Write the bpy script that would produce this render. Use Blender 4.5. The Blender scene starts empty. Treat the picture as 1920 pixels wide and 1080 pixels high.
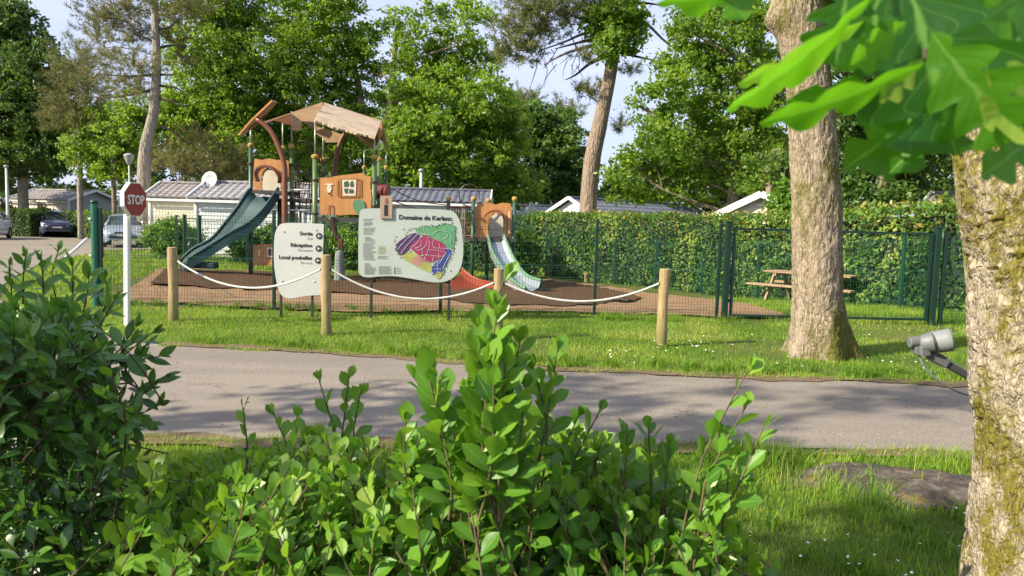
import bpy, math, random
import numpy as np
from mathutils import Vector, Matrix
SC = bpy.context.scene
COL = SC.collection
rad = math.radians
# ------------------------------------------------------------------ camera
FPX, CAM_H, PITCH, ROLL = 1400.0, 1.6, rad(5.1), rad(1.6)
CP = np.array([0.0, 0.0, CAM_H])
_f = np.array([0, math.cos(PITCH), -math.sin(PITCH)])
_u = np.array([0, math.sin(PITCH), math.cos(PITCH)])
_r = np.array([1.0, 0, 0])
CR = _r * math.cos(ROLL) + _u * math.sin(ROLL)
CU = _u * math.cos(ROLL) - _r * math.sin(ROLL)
cam_d = bpy.data.cameras.new('camera'); cam = bpy.data.objects.new('camera', cam_d); COL.objects.link(cam)
cam_d.sensor_width = 36.0; cam_d.lens = 36.0 * FPX / 1920.0
cam_d.clip_start = 0.05; cam_d.clip_end = 1500
M = Matrix(((CR[0], CU[0], -_f[0]), (CR[1], CU[1], -_f[1]), (CR[2], CU[2], -_f[2])))
cam.matrix_world = Matrix.Translation(Vector(CP)) @ M.to_4x4()
cam_d.dof.use_dof = True; cam_d.dof.focus_distance = 4.5; cam_d.dof.aperture_fstop = 8.0
SC.camera = cam
# ------------------------------------------------------------------ light
SUN_EL, SUN_AZ = rad(33), (-0.90, -0.436)          # azimuth: unit vector towards the sun
W = bpy.data.worlds.new('World'); SC.world = W; W.use_nodes = True
nt = W.node_tree; nt.nodes.clear()
sky = nt.nodes.new('ShaderNodeTexSky'); sky.sky_type = 'NISHITA'; sky.sun_disc = False
sky.sun_elevation = SUN_EL; sky.sun_rotation = math.atan2(SUN_AZ[0], SUN_AZ[1]); sky.air_density = 1.0; sky.dust_density = 1.6; sky.ozone_density = 1.5
tc = nt.nodes.new('ShaderNodeTexCoord')
mp = nt.nodes.new('ShaderNodeMapping'); mp.inputs['Scale'].default_value = (1.2, 1.2, 3.5)
nz = nt.nodes.new('ShaderNodeTexNoise'); nz.inputs['Scale'].default_value = 2.2; nz.inputs['Detail'].default_value = 7; nz.inputs['Roughness'].default_value = 0.6
cr = nt.nodes.new('ShaderNodeValToRGB'); cr.color_ramp.elements[0].position = 0.40; cr.color_ramp.elements[1].position = 0.72
mx = nt.nodes.new('ShaderNodeMix'); mx.data_type = 'RGBA'
mx.inputs['B'].default_value = (5.0, 5.45, 7.4, 1)
mf = nt.nodes.new('ShaderNodeMapRange'); mf.inputs['To Min'].default_value = 0.62; mf.inputs['To Max'].default_value = 0.97
bg = nt.nodes.new('ShaderNodeBackground'); bg.inputs['Strength'].default_value = 0.092
wo = nt.nodes.new('ShaderNodeOutputWorld')
L = nt.links.new
L(tc.outputs['Generated'], mp.inputs['Vector']); L(mp.outputs['Vector'], nz.inputs['Vector'])
L(nz.outputs['Fac'], cr.inputs['Fac']); L(cr.outputs['Color'], mf.inputs['Value']); L(mf.outputs['Result'], mx.inputs['Factor'])
L(sky.outputs['Color'], mx.inputs['A']); L(mx.outputs['Result'], bg.inputs['Color']); L(bg.outputs['Background'], wo.inputs['Surface'])
sl = bpy.data.lights.new('sun', 'SUN'); sl.energy = 5.0; sl.angle = rad(0.6); sl.color = (1.0, 0.91, 0.72)
so = bpy.data.objects.new('sun', sl); COL.objects.link(so); so.location = (-30, -20, 30)
sd = Vector((SUN_AZ[0] * math.cos(SUN_EL), SUN_AZ[1] * math.cos(SUN_EL), math.sin(SUN_EL)))
so.rotation_euler = sd.to_track_quat('Z', 'Y').to_euler()
SC.view_settings.view_transform = 'Standard'; SC.view_settings.look = 'None'
SC.view_settings.exposure = 0.95; SC.view_settings.gamma = 1.0; SC.view_settings.use_curve_mapping = False
SC.render.engine = 'CYCLES'
SC.cycles.sample_clamp_indirect = 6
SC.cycles.max_bounces = 6; SC.cycles.diffuse_bounces = 3; SC.cycles.transmission_bounces = 3; SC.cycles.transparent_max_bounces = 6
SC.cycles.use_denoising = True
# ------------------------------------------------------------------ terrain and picking
def sst(t):
    t = np.clip(t, 0, 1); return t * t * (3 - 2 * t)
def vnoise(p, s=1.0, seed=0):
    p = np.asarray(p, float) * s; i = np.floor(p).astype(np.int64); f = p - i; f = f * f * (3 - 2 * f)
    def h(a):
        n = (a[..., 0] * 73856093) ^ (a[..., 1] * 19349663) ^ (a[..., 2] * 83492791) ^ (seed * 2654435)
        n = (n ^ (n >> 13)) * 1274126177; n = n & 0xffffffff; n = (n ^ (n >> 16)); n = (n * 2246822519) & 0xffffffff
        return ((n ^ (n >> 15)) & 0xffffff) / float(0xffffff)
    o = 0
    for dx in (0, 1):
        for dy in (0, 1):
            for dz in (0, 1):
                w = (f[..., 0] if dx else 1 - f[..., 0]) * (f[..., 1] if dy else 1 - f[..., 1]) * (f[..., 2] if dz else 1 - f[..., 2])
                o = o + w * h(i + np.array([dx, dy, dz]))
    return o
def fbm(p, s, oct=4, seed=0):
    o = 0; a = 0.5
    for k in range(oct):
        o = o + a * vnoise(p, s * 2 ** k, seed + k); a *= 0.5
    return o / (1 - 0.5 ** oct)
def tz(x, y):
    x = np.asarray(x, float); y = np.asarray(y, float)
    a = sst((x + 14) / 14)
    return -0.40 * sst((y - 13.6) / 9) * a - 0.12 * sst((y - 14) / 16) * (1 - a)
def ray(px, py):
    return _f * FPX + CR * (px - 960) - CU * (py - 540)
def P(px, py, Y):
    d = ray(px, py); return CP + d * (Y / d[1])
def G(px, py, dz=0.0):
    d = ray(px, py); t = 0.0; s = 0.00002
    for k in range(200000):
        p = CP + d * t
        if p[2] <= tz(p[0], p[1]) + dz: break
        t += s
        if p[1] > 120: break
    return CP + d * t
def proj(p):
    q = np.asarray(p) - CP; z = q @ _f
    return 960 + FPX * (q @ CR) / z, 540 - FPX * (q @ CU) / z, z
# ------------------------------------------------------------------ materials
def newmat(name):
    m = bpy.data.materials.new(name); m.use_nodes = True; m.node_tree.nodes.clear(); return m, m.node_tree
def ramp(nt, fac, stops):
    r = nt.nodes.new('ShaderNodeValToRGB'); e = r.color_ramp.elements
    while len(e) < len(stops): e.new(0.5)
    for k, (p, c) in enumerate(stops):
        e[k].position = p; e[k].color = (*c, 1) if len(c) == 3 else c
    nt.links.new(fac, r.inputs['Fac']); return r.outputs['Color']
def noise(nt, scale, detail=4, rough=0.6, vec=None, stretch=None, dist=0.0):
    n = nt.nodes.new('ShaderNodeTexNoise'); n.inputs['Scale'].default_value = scale; n.inputs['Detail'].default_value = detail
    n.inputs['Roughness'].default_value = rough; n.inputs['Distortion'].default_value = dist
    if vec is None:
        t = nt.nodes.new('ShaderNodeTexCoord'); vec = t.outputs['Object']
    if stretch:
        m = nt.nodes.new('ShaderNodeMapping'); m.inputs['Scale'].default_value = stretch; nt.links.new(vec, m.inputs['Vector']); vec = m.outputs['Vector']
    nt.links.new(vec, n.inputs['Vector']); return n.outputs['Fac']
def mixc(nt, fac, a, b, mode='MIX'):
    m = nt.nodes.new('ShaderNodeMix'); m.data_type = 'RGBA'; m.blend_type = mode
    for k, v in (('Factor', fac), ('A', a), ('B', b)):
        if isinstance(v, (int, float)): m.inputs[k].default_value = v
        elif isinstance(v, tuple): m.inputs[k].default_value = (*v, 1)
        else: nt.links.new(v, m.inputs[k])
    return m.outputs['Result']
def finish(nt, col, rough=0.7, bump=None, bstr=0.3, bdist=0.02, metal=0.0, spec=0.5, transl=None, tf=0.35, coat=0.0):
    b = nt.nodes.new('ShaderNodeBsdfPrincipled'); o = nt.nodes.new('ShaderNodeOutputMaterial')
    if isinstance(col, tuple): b.inputs['Base Color'].default_value = (*col, 1)
    else: nt.links.new(col, b.inputs['Base Color'])
    if isinstance(rough, (int, float)): b.inputs['Roughness'].default_value = rough
    else: nt.links.new(rough, b.inputs['Roughness'])
    b.inputs['Metallic'].default_value = metal; b.inputs['Specular IOR Level'].default_value = spec
    b.inputs['Coat Weight'].default_value = coat
    if bump is not None:
        bp = nt.nodes.new('ShaderNodeBump'); bp.inputs['Strength'].default_value = bstr; bp.inputs['Distance'].default_value = bdist
        nt.links.new(bump, bp.inputs['Height']); nt.links.new(bp.outputs['Normal'], b.inputs['Normal'])
    out = b.outputs['BSDF']
    if transl is not None:
        t = nt.nodes.new('ShaderNodeBsdfTranslucent'); s = nt.nodes.new('ShaderNodeMixShader'); s.inputs['Fac'].default_value = tf
        if isinstance(transl, tuple): t.inputs['Color'].default_value = (*transl, 1)
        else: nt.links.new(transl, t.inputs['Color'])
        nt.links.new(out, s.inputs[1]); nt.links.new(t.outputs['BSDF'], s.inputs[2]); out = s.outputs['Shader']
    nt.links.new(out, o.inputs['Surface'])
def simple(name, c1, c2=None, scale=6, rough=0.6, bump=0.15, bscale=None, metal=0, spec=0.5, stretch=None, lo=0.35, hi=0.65, coat=0.0, bdist=0.01):
    m, nt = newmat(name)
    c2 = c2 or tuple(v * 0.75 for v in c1)
    n = noise(nt, scale, 5, 0.6, stretch=stretch)
    col = ramp(nt, n, [(lo, c1), (hi, c2)])
    bn = noise(nt, bscale or scale * 6, 3, 0.6, stretch=stretch)
    finish(nt, col, rough, bn if bump else None, bump, bdist, metal, spec, coat=coat); return m
def leafmat(name, stops, rough=0.45, tf=0.3, tcol=(0.16, 0.3, 0.03), spec=0.5, rib=None, patch=None, vein=False):
    """colour follows the per-leaf 'tint' attribute; optional pale midrib from the 'across' attribute"""
    m, nt = newmat(name)
    a = nt.nodes.new('ShaderNodeAttribute'); a.attribute_name = 'tint'
    col = ramp(nt, a.outputs['Fac'], stops)
    if patch:
        n = noise(nt, patch[0], 3, 0.5); f = ramp(nt, n, [(0.5, (0, 0, 0)), (0.68, (1, 1, 1))])
        col = mixc(nt, f, col, patch[1])
    bump = None
    sn = ramp(nt, noise(nt, 45, 4, .7), [(.66, (0, 0, 0)), (.72, (.55, .55, .55))])
    if rib: col = mixc(nt, sn, col, (.20, .15, .03))
    if rib:
        b = nt.nodes.new('ShaderNodeAttribute'); b.attribute_name = 'across'
        ab = nt.nodes.new('ShaderNodeMath'); ab.operation = 'ABSOLUTE'; nt.links.new(b.outputs['Fac'], ab.inputs[0])
        f = ramp(nt, ab.outputs[0], [(0.03, (1, 1, 1)), (0.11, (0, 0, 0))])
        col = mixc(nt, f, col, rib)
        bump = noise(nt, 60, 3, 0.6)
    if vein:
        b = nt.nodes.new('ShaderNodeAttribute'); b.attribute_name = 'vein'; pg = nt.nodes.new('ShaderNodeMath'); pg.operation = 'PINGPONG'; pg.inputs[1].default_value = .5; nt.links.new(b.outputs['Fac'], pg.inputs[0])
        f = ramp(nt, pg.outputs[0], [(0.0, (.55, .55, .55)), (0.05, (0, 0, 0))]); col = mixc(nt, f, col, rib)
        bump = pg.outputs[0]
    t = mixc(nt, 0.6, col, tcol)
    g = nt.nodes.new('ShaderNodeMix'); g.data_type = 'RGBA'; g.blend_type = 'MULTIPLY'; g.inputs['Factor'].default_value = 0
    finish(nt, col, rough, bump, 0.12, 0.004, 0, spec, transl=t, tf=tf); return m
def bark(name, light, dark, moss=None, scale=9, mossamt=(0.5, 0.62), bdist=0.03, mscale=1.3, zs=.28, crack=.09, mattr=False):
    m, nt = newmat(name)
    t = nt.nodes.new('ShaderNodeTexCoord')
    mpg = nt.nodes.new('ShaderNodeMapping'); mpg.inputs['Scale'].default_value = (1, 1, zs); nt.links.new(t.outputs['Object'], mpg.inputs['Vector'])
    dn = nt.nodes.new('ShaderNodeTexNoise'); dn.inputs['Scale'].default_value = scale * 0.8; dn.inputs['Detail'].default_value = 5; nt.links.new(mpg.outputs['Vector'], dn.inputs['Vector'])
    wv = nt.nodes.new('ShaderNodeMix'); wv.data_type = 'VECTOR'; wv.inputs['Factor'].default_value = 0.12
    nt.links.new(mpg.outputs['Vector'], wv.inputs['A']); nt.links.new(dn.outputs['Color'], wv.inputs['B'])
    v = nt.nodes.new('ShaderNodeTexVoronoi'); v.feature = 'DISTANCE_TO_EDGE'; v.inputs['Scale'].default_value = scale * 1.6; nt.links.new(wv.outputs['Result'], v.inputs['Vector'])
    n2 = noise(nt, scale * 2.2, 6, 0.7, vec=t.outputs['Object'], stretch=(1, 1, 0.35))
    col = ramp(nt, n2, [(0.3, tuple(c * 0.72 for c in light)), (0.5, light), (0.75, tuple(min(1, c * 1.18) for c in light))])
    crk = ramp(nt, v.outputs['Distance'], [(0.0, (1, 1, 1)), (crack, (0, 0, 0))])
    crn = ramp(nt, dn.outputs['Fac'], [(.38, (0, 0, 0)), (.6, (1, 1, 1))])
    crk = mixc(nt, 1.0, crk, crn, 'MULTIPLY')
    col = mixc(nt, crk, col, dark)
    if moss:
        n3 = noise(nt, mscale, 6, 0.72, vec=t.outputs['Object'], stretch=(1, 1, 0.5))
        n4 = noise(nt, mscale * 14, 3, 0.7, vec=t.outputs['Object'])
        ad = nt.nodes.new('ShaderNodeMath'); ad.operation = 'MULTIPLY_ADD'; ad.inputs[1].default_value = 0.35; nt.links.new(n4, ad.inputs[0]); nt.links.new(n3, ad.inputs[2])
        src = ad.outputs[0]
        if mattr:
            at = nt.nodes.new('ShaderNodeAttribute'); at.attribute_name = 'moss'; a2 = nt.nodes.new('ShaderNodeMath'); a2.operation = 'ADD'; nt.links.new(src, a2.inputs[0]); nt.links.new(at.outputs['Fac'], a2.inputs[1]); src = a2.outputs[0]
        f = ramp(nt, src, [(mossamt[0] + 0.17, (0, 0, 0)), (mossamt[1] + 0.17, (1, 1, 1))])
        mc = ramp(nt, n4, [(0.3, tuple(c * 0.55 for c in moss)), (0.7, moss)])
        col = mixc(nt, f, col, mc)
    hh = nt.nodes.new('ShaderNodeMath'); hh.operation = 'ADD'
    r2 = ramp(nt, v.outputs['Distance'], [(0.0, (0, 0, 0)), (0.25, (1, 1, 1))])
    nt.links.new(r2, hh.inputs[0]); nt.links.new(n2, hh.inputs[1])
    finish(nt, col, 0.9, hh.outputs[0], 0.7, bdist, spec=0.2); return m
# ------------------------------------------------------------------ objects
ORIG = {}
def tag(o, label=None, cat=None, group=None, kind=None):
    if label: o['label'] = label
    if cat: o['category'] = cat
    if group: o['group'] = group
    if kind: o['kind'] = kind
    return o
def thing(name, loc, label, cat, group=None):
    o = bpy.data.objects.new(name, None); COL.objects.link(o); o.location = tuple(loc); o.empty_display_size = 0.2
    ORIG[o.name] = np.array(loc, float); return tag(o, label, cat, group)
def rawmesh(name, V, F, mats=None, mi=None, smooth=False, attrs=None, pattrs=None):
    """V (n,3); F: array (m,k) or list of lists"""
    me = bpy.data.meshes.new(name); V = np.asarray(V, np.float32)
    me.vertices.add(len(V)); me.vertices.foreach_set('co', V.ravel())
    if isinstance(F, np.ndarray):
        k = F.shape[1]; n = len(F); flat = F.astype(np.int32).ravel(); starts = np.arange(0, n * k, k, dtype=np.int32); tot = np.full(n, k, np.int32)
    else:
        tot = np.array([len(f) for f in F], np.int32); n = len(F); flat = np.array([i for f in F for i in f], np.int32)
        starts = np.concatenate([[0], np.cumsum(tot)[:-1]]).astype(np.int32)
    me.loops.add(len(flat)); me.loops.foreach_set('vertex_index', flat)
    me.polygons.add(n); me.polygons.foreach_set('loop_start', starts); me.polygons.foreach_set('loop_total', tot)
    if mi is not None: me.polygons.foreach_set('material_index', np.asarray(mi, np.int32))
    me.polygons.foreach_set('use_smooth', np.full(n, bool(smooth)))
    me.update(calc_edges=True)
    for a, v in (attrs or {}).items():
        at = me.attributes.new(a, 'FLOAT', 'POINT'); at.data.foreach_set('value', np.asarray(v, np.float32))
    for a, v in (pattrs or {}).items():
        at = me.attributes.new(a, 'FLOAT', 'FACE'); at.data.foreach_set('value', np.asarray(v, np.float32))
    for m in (mats if isinstance(mats, (list, tuple)) else [mats]):
        if m is not None: me.materials.append(m)
    return me
def origin_of(o):
    return ORIG.get(o.name, np.zeros(3)) if o is not None else np.zeros(3)
def mobj(name, V, F, mat, parent=None, smooth=False, kind=None, label=None, local=False, bevel=0, **kw):
    V = np.asarray(V, float)
    if parent is not None and not local: V = V - origin_of(parent)
    me = rawmesh(name, V, F, mat, smooth=smooth, **kw)
    o = bpy.data.objects.new(name, me); COL.objects.link(o); o.parent = parent
    if parent is not None: ORIG[o.name] = origin_of(parent)
    if kind: o['kind'] = kind
    if label: o['label'] = label
    if bevel:
        b = o.modifiers.new('bevel', 'BEVEL'); b.width = bevel; b.segments = 2; b.limit_method = 'ANGLE'; b.angle_limit = rad(40)
    return o
class MB:
    def __init__(s): s.V = []; s.F = []; s.n = 0
    def add(s, V, F):
        V = np.asarray(V, float); s.V.append(V); s.F += [[int(i) + s.n for i in f] for f in F]; s.n += len(V); return s
    def box(s, c, size, rz=0.0, basis=None):
        sx, sy, sz = [v / 2 for v in size]
        q = np.array([[a * sx, b * sy, d * sz] for a in (-1, 1) for b in (-1, 1) for d in (-1, 1)])
        if basis is not None: q = q @ np.array(basis)
        elif rz:
            cs, sn = math.cos(rz), math.sin(rz); q = np.stack([q[:, 0] * cs - q[:, 1] * sn, q[:, 0] * sn + q[:, 1] * cs, q[:, 2]], 1)
        return s.add(q + np.asarray(c), [(0, 1, 3, 2), (4, 6, 7, 5), (0, 4, 5, 1), (2, 3, 7, 6), (0, 2, 6, 4), (1, 5, 7, 3)])
    def beam(s, a, b, w, h, up=(0, 0, 1)):
        a = np.asarray(a, float); b = np.asarray(b, float); d = b - a; L_ = np.linalg.norm(d); d = d / L_
        up = np.asarray(up, float); x = np.cross(d, up)
        if np.linalg.norm(x) < 1e-5: x = np.cross(d, np.array([0, 1.0, 0]))
        x /= np.linalg.norm(x); z = np.cross(x, d)
        return s.box((a + b) / 2, (w, L_, h), basis=[x, d, z])
    def tube(s, pts, r, seg=10, cap=True, ref=None):
        pts = np.asarray(pts, float); n = len(pts); r = np.broadcast_to(np.asarray(r, float), (n,))
        T = np.gradient(pts, axis=0); T /= np.linalg.norm(T, axis=1)[:, None] + 1e-12
        ref = np.array([0, 0, 1.0]) if ref is None else np.asarray(ref, float)
        if abs(T[0] @ ref) > 0.9: ref = np.array([1.0, 0, 0]) if abs(T[0][0]) < .9 else np.array([0, 1.0, 0])
        X = np.zeros_like(T); x = np.cross(T[0], ref); x /= np.linalg.norm(x)
        for k in range(n):
            x = x - T[k] * (x @ T[k]); x /= np.linalg.norm(x); X[k] = x
        Yv = np.cross(T, X); a = np.arange(seg) / seg * 2 * math.pi
        V = pts[:, None] + r[:, None, None] * (np.cos(a)[None, :, None] * X[:, None] + np.sin(a)[None, :, None] * Yv[:, None])
        F = [(i * seg + j, i * seg + (j + 1) % seg, (i + 1) * seg + (j + 1) % seg, (i + 1) * seg + j) for i in range(n - 1) for j in range(seg)]
        if cap: F += [tuple(range(seg))[::-1], tuple((n - 1) * seg + j for j in range(seg))]
        return s.add(V.reshape(-1, 3), F)
    def prism(s, poly, thick):
        """polygon of 3D points extruded by the vector thick"""
        p = np.asarray(poly, float); n = len(p); t = np.asarray(thick, float)
        F = [tuple(range(n)), tuple(range(2 * n - 1, n - 1, -1))] + [(i, i + n, (i + 1) % n + n, (i + 1) % n) for i in range(n)]
        return s.add(np.concatenate([p, p + t]), F)
    def grid(s, Vg):
        a, b = Vg.shape[:2]
        F = [(i * b + j, i * b + j + 1, (i + 1) * b + j + 1, (i + 1) * b + j) for i in range(a - 1) for j in range(b - 1)]
        return s.add(Vg.reshape(-1, 3), F)
    def lathe(s, c, prof, seg=24, axis=(0, 0, 1)):
        ax = np.asarray(axis, float); ax /= np.linalg.norm(ax)
        pts = np.array([np.asarray(c) + ax * z for z, r in prof])
        x = np.cross(ax, [0, 0, 1.0] if abs(ax[2]) < .9 else [1.0, 0, 0]); x /= np.linalg.norm(x); y = np.cross(ax, x)
        a = np.arange(seg) / seg * 2 * math.pi; r = np.array([max(p[1], 1e-4) for p in prof])
        V = pts[:, None] + r[:, None, None] * (np.cos(a)[None, :, None] * x + np.sin(a)[None, :, None] * y)
        n = len(prof)
        F = [(i * seg + j, i * seg + (j + 1) % seg, (i + 1) * seg + (j + 1) % seg, (i + 1) * seg + j) for i in range(n - 1) for j in range(seg)]
        F += [tuple(range(seg))[::-1], tuple((n - 1) * seg + j for j in range(seg))]
        return s.add(V.reshape(-1, 3), F)
    def build(s, name, mat, parent=None, **kw):
        return mobj(name, np.concatenate(s.V), s.F, mat, parent, **kw)
def pp(pts, Y): return np.array([P(x, y, Y) for x, y in pts])
def spline(pts, n):
    pts = np.asarray(pts, float); t = np.linspace(0, 1, len(pts)); u = np.linspace(0, 1, n); out = []
    m = np.gradient(pts, t, axis=0)
    for v in u:
        k = min(int(v * (len(pts) - 1)), len(pts) - 2); h = t[1] - t[0]; s = (v - t[k]) / h
        out.append((2*s**3-3*s**2+1)*pts[k] + (s**3-2*s**2+s)*h*m[k] + (-2*s**3+3*s**2)*pts[k+1] + (s**3-s**2)*h*m[k+1])
    return np.array(out)
def text(name, body, loc, size, mat, parent, align='LEFT', ext=0.0012, bold=0.0, squash=1.0):
    c = bpy.data.curves.new(name, 'FONT'); c.body = body; c.size = size; c.extrude = ext; c.align_x = align; c.offset = bold; c.resolution_u = 3
    o = bpy.data.objects.new(name, c); COL.objects.link(o); o.parent = parent
    o.location = tuple(np.asarray(loc) - origin_of(parent)); o.rotation_euler = (math.pi / 2, 0, 0); o.scale = (squash, 1, 1)
    c.materials.append(mat); LETTERING.append(o); return o
LETTERING = []
def text_to_mesh():
    dg = bpy.context.evaluated_depsgraph_get(); dg.update()
    for o in LETTERING:
        me = bpy.data.meshes.new_from_object(o.evaluated_get(dg)); n = o.name; m = bpy.data.objects.new(n + '_', me); COL.objects.link(m)
        m.parent = o.parent; m.location = o.location; m.rotation_euler = o.rotation_euler; m.scale = o.scale
        bpy.data.objects.remove(o); m.name = n; m['kind'] = 'stuff'
# ------------------------------------------------------------------ ground
RNG = np.random.default_rng(7)
FAR = np.array([(-60, 9.4), (-24, 9.3), (-5.2, 9.35), (-4.26, 8.9), (-1.95, 8.55), (.23, 8.03), (2.47, 7.86), (4.73, 7.8), (9, 7.7), (60, 7.3)])
NEAR = np.array([(-60, 5.0), (-9, 5.0), (-2.4, 5.12), (-.9, 5.14), (1.8, 5.3), (4.7, 5.26), (60, 5.2)])
far_e = lambda x: np.interp(x, FAR[:, 0], FAR[:, 1])
near_e = lambda x: np.interp(x, NEAR[:, 0], NEAR[:, 1])
SIDE_R = np.array([(-12, 60), (-13.5, 42), (-16.4, 34.5), (-17.3, 31.5), (-14, 22), (-10.9, 16), (-9, 13), (-7, 10.7), (-5.1, 9.35), (-4.26, 8.9)])
SIDE_L = np.array([(-60, 60), (-55, 42), (-50, 34.5), (-40, 31.5), (-32, 22), (-28, 16), (-24, 10), (-16, 5), (-9, 5), (-5, 5.06)])
side_x = lambda y: np.interp(y, SIDE_R[::-1, 1], SIDE_R[::-1, 0])
m_lawn, nt = newmat('lawn_soil')
n1 = noise(nt, 1.1, 6, 0.65); n2 = noise(nt, 14, 5, 0.7)
c1 = ramp(nt, n1, [(0.3, (0.05, 0.09, 0.018)), (0.5, (0.085, 0.12, 0.025)), (0.62, (0.16, 0.15, 0.05)), (0.74, (0.22, 0.16, 0.075))])
c2 = ramp(nt, n2, [(0.3, (0.04, 0.05, 0.015)), (0.7, (0.13, 0.16, 0.04))])
finish(nt, mixc(nt, 0.45, c1, c2), 0.95, n2, 0.6, 0.03, spec=0.1)
def axis(f0, f1, st, far, n=14):
    a = np.arange(f0, f1 + 1e-6, st); g = np.geomspace(1, far, n)
    return np.concatenate([f0 - g[::-1], a, f1 + g])
xs, ys = axis(-34, 34, 0.5, 330), axis(-12, 60, 0.5, 480)
X, Y_ = np.meshgrid(xs, ys, indexing='ij')
V = np.stack([X, Y_, tz(X, Y_)], -1)
a_, b_ = V.shape[:2]; idx = np.arange(a_ * b_).reshape(a_, b_)
F = np.stack([idx[:-1, :-1], idx[1:, :-1], idx[1:, 1:], idx[:-1, 1:]], -1).reshape(-1, 4)
ground = mobj('ground', V.reshape(-1, 3), F, m_lawn, smooth=True, kind='structure')
def strip(name, e0, e1, nu, nv, dz, mat, jag=0.0, relief=None, kind='structure', seed=1, skirt=0.0):
    def resample(e, n):
        e = np.asarray(e, float); t = np.linspace(0, 1, len(e)); u = np.linspace(0, 1, n)
        return np.stack([np.interp(u, t, e[:, 0]), np.interp(u, t, e[:, 1])], 1)
    A, B = resample(e0, nu), resample(e1, nu); t = np.linspace(0, 1, nv)[None, :, None]
    XY = A[:, None] * (1 - t) + B[:, None] * t
    if jag:
        p = np.concatenate([XY, np.zeros(XY.shape[:2] + (1,))], -1); dn = (fbm(p, 2.2, 4, seed) - .5) * 2 * jag
        w = np.abs(t[..., 0] * 2 - 1) ** 6; dirv = (B - A) / (np.linalg.norm(B - A, axis=1)[:, None] + 1e-9)
        XY = XY + dirv[:, None] * (dn * w)[..., None]
    Z = tz(XY[..., 0], XY[..., 1]) + dz
    if relief is not None: Z = Z + relief(XY)
    Vg = np.concatenate([XY, Z[..., None]], -1); idx = np.arange(nu * nv).reshape(nu, nv)
    F = np.stack([idx[:-1, :-1], idx[1:, :-1], idx[1:, 1:], idx[:-1, 1:]], -1).reshape(-1, 4)
    F = F[:, ::-1] if np.cross(np.append(B[0] - A[0], 0), np.append(A[1] - A[0], 0))[2] > 0 else F
    return mobj(name, Vg.reshape(-1, 3), F, mat, smooth=True, kind=kind)
m_road, nt = newmat('asphalt')
n1 = noise(nt, 130, 2, 0.8); n2 = noise(nt, 0.55, 5, 0.65, stretch=(0.35, 1.5, 1)); n3 = noise(nt, 9, 5, 0.7)
c = ramp(nt, n1, [(0.32, (0.11, 0.092, 0.074)), (0.5, (0.24, 0.203, 0.16)), (0.68, (0.46, 0.40, 0.33))])
c = mixc(nt, ramp(nt, n2, [(0.42, (0, 0, 0)), (0.62, (0.5, 0.5, 0.5))]), c, (0.15, 0.13, 0.11))
c = mixc(nt, ramp(nt, n3, [(0.55, (0, 0, 0)), (0.8, (0.35, 0.35, 0.35))]), c, (0.25, 0.22, 0.19))
v = nt.nodes.new('ShaderNodeTexVoronoi'); v.feature = 'DISTANCE_TO_EDGE'; v.inputs['Scale'].default_value = 0.8
tcv = nt.nodes.new('ShaderNodeTexCoord'); dn = nt.nodes.new('ShaderNodeTexNoise'); dn.inputs['Scale'].default_value = 3; dn.inputs['Detail'].default_value = 6; nt.links.new(tcv.outputs['Object'], dn.inputs['Vector'])
vm = nt.nodes.new('ShaderNodeMix'); vm.data_type = 'VECTOR'; vm.inputs['Factor'].default_value = 0.35; nt.links.new(tcv.outputs['Object'], vm.inputs['A']); nt.links.new(dn.outputs['Color'], vm.inputs['B']); nt.links.new(vm.outputs['Result'], v.inputs['Vector'])
ck = ramp(nt, v.outputs['Distance'], [(0.0, (1, 1, 1)), (0.008, (0, 0, 0))]); ck = mixc(nt, 1.0, ck, ramp(nt, noise(nt, .7, 3, .6), [(.5, (0, 0, 0)), (.62, (.8, .8, .8))]), 'MULTIPLY')
c = mixc(nt, ck, c, (0.05, 0.045, 0.04))
pt = ramp(nt, noise(nt, 2.6, 4, .7, dist=1.2), [(.60, (0, 0, 0)), (.66, (.45, .45, .45))]); c = mixc(nt, pt, c, (0.12, 0.108, 0.098))
gr = ramp(nt, noise(nt, 26, 2, .9), [(.70, (0, 0, 0)), (.76, (.9, .9, .9))]); c = mixc(nt, gr, c, (0.45, 0.40, 0.33))
finish(nt, c, 0.88, n1, 0.6, 0.008, spec=0.25)
rel = lambda XY: 0.012 * (fbm(np.concatenate([XY, np.zeros(XY.shape[:2] + (1,))], -1), 0.9, 3, 5) - .5)
e_far = np.concatenate([SIDE_R, FAR[4:-1], [(16, 7.6), (30, 7.4)]]); e_near = np.concatenate([SIDE_L, [(-2.4, 5.12), (-.2, 5.14), (1.8, 5.3), (4.7, 5.26), (9, 5.25), (16, 5.2), (30, 5.2)]])
strip('road', e_near, e_far, 420, 60, 0.014, m_road, jag=0.05, relief=rel)
m_verge, nt = newmat('verge_dirt')
n1 = noise(nt, 60, 4, 0.7); n2 = noise(nt, 3, 4, 0.6)
c = ramp(nt, n1, [(0.3, (0.09, 0.055, 0.035)), (0.55, (0.21, 0.145, 0.095)), (0.75, (0.34, 0.26, 0.17))])
finish(nt, mixc(nt, ramp(nt, n2, [(0.45, (0, 0, 0)), (0.65, (0.6, 0.6, 0.6))]), c, (0.13, 0.13, 0.05)), 0.95, n1, 0.7, 0.02, spec=0.1)
vx = np.linspace(-4.2, 14, 60)
g_ = np.stack([RNG.uniform(-4.2, 9, 5200), np.zeros(5200)], 1); g_[:, 1] = far_e(g_[:, 0]) - .16 + .5 * fbm(np.concatenate([g_, np.zeros((5200, 1))], 1), 2.6, 3, 88) ** 1.5 - np.abs(RNG.normal(0, .05, 5200)); EDGE = g_
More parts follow.
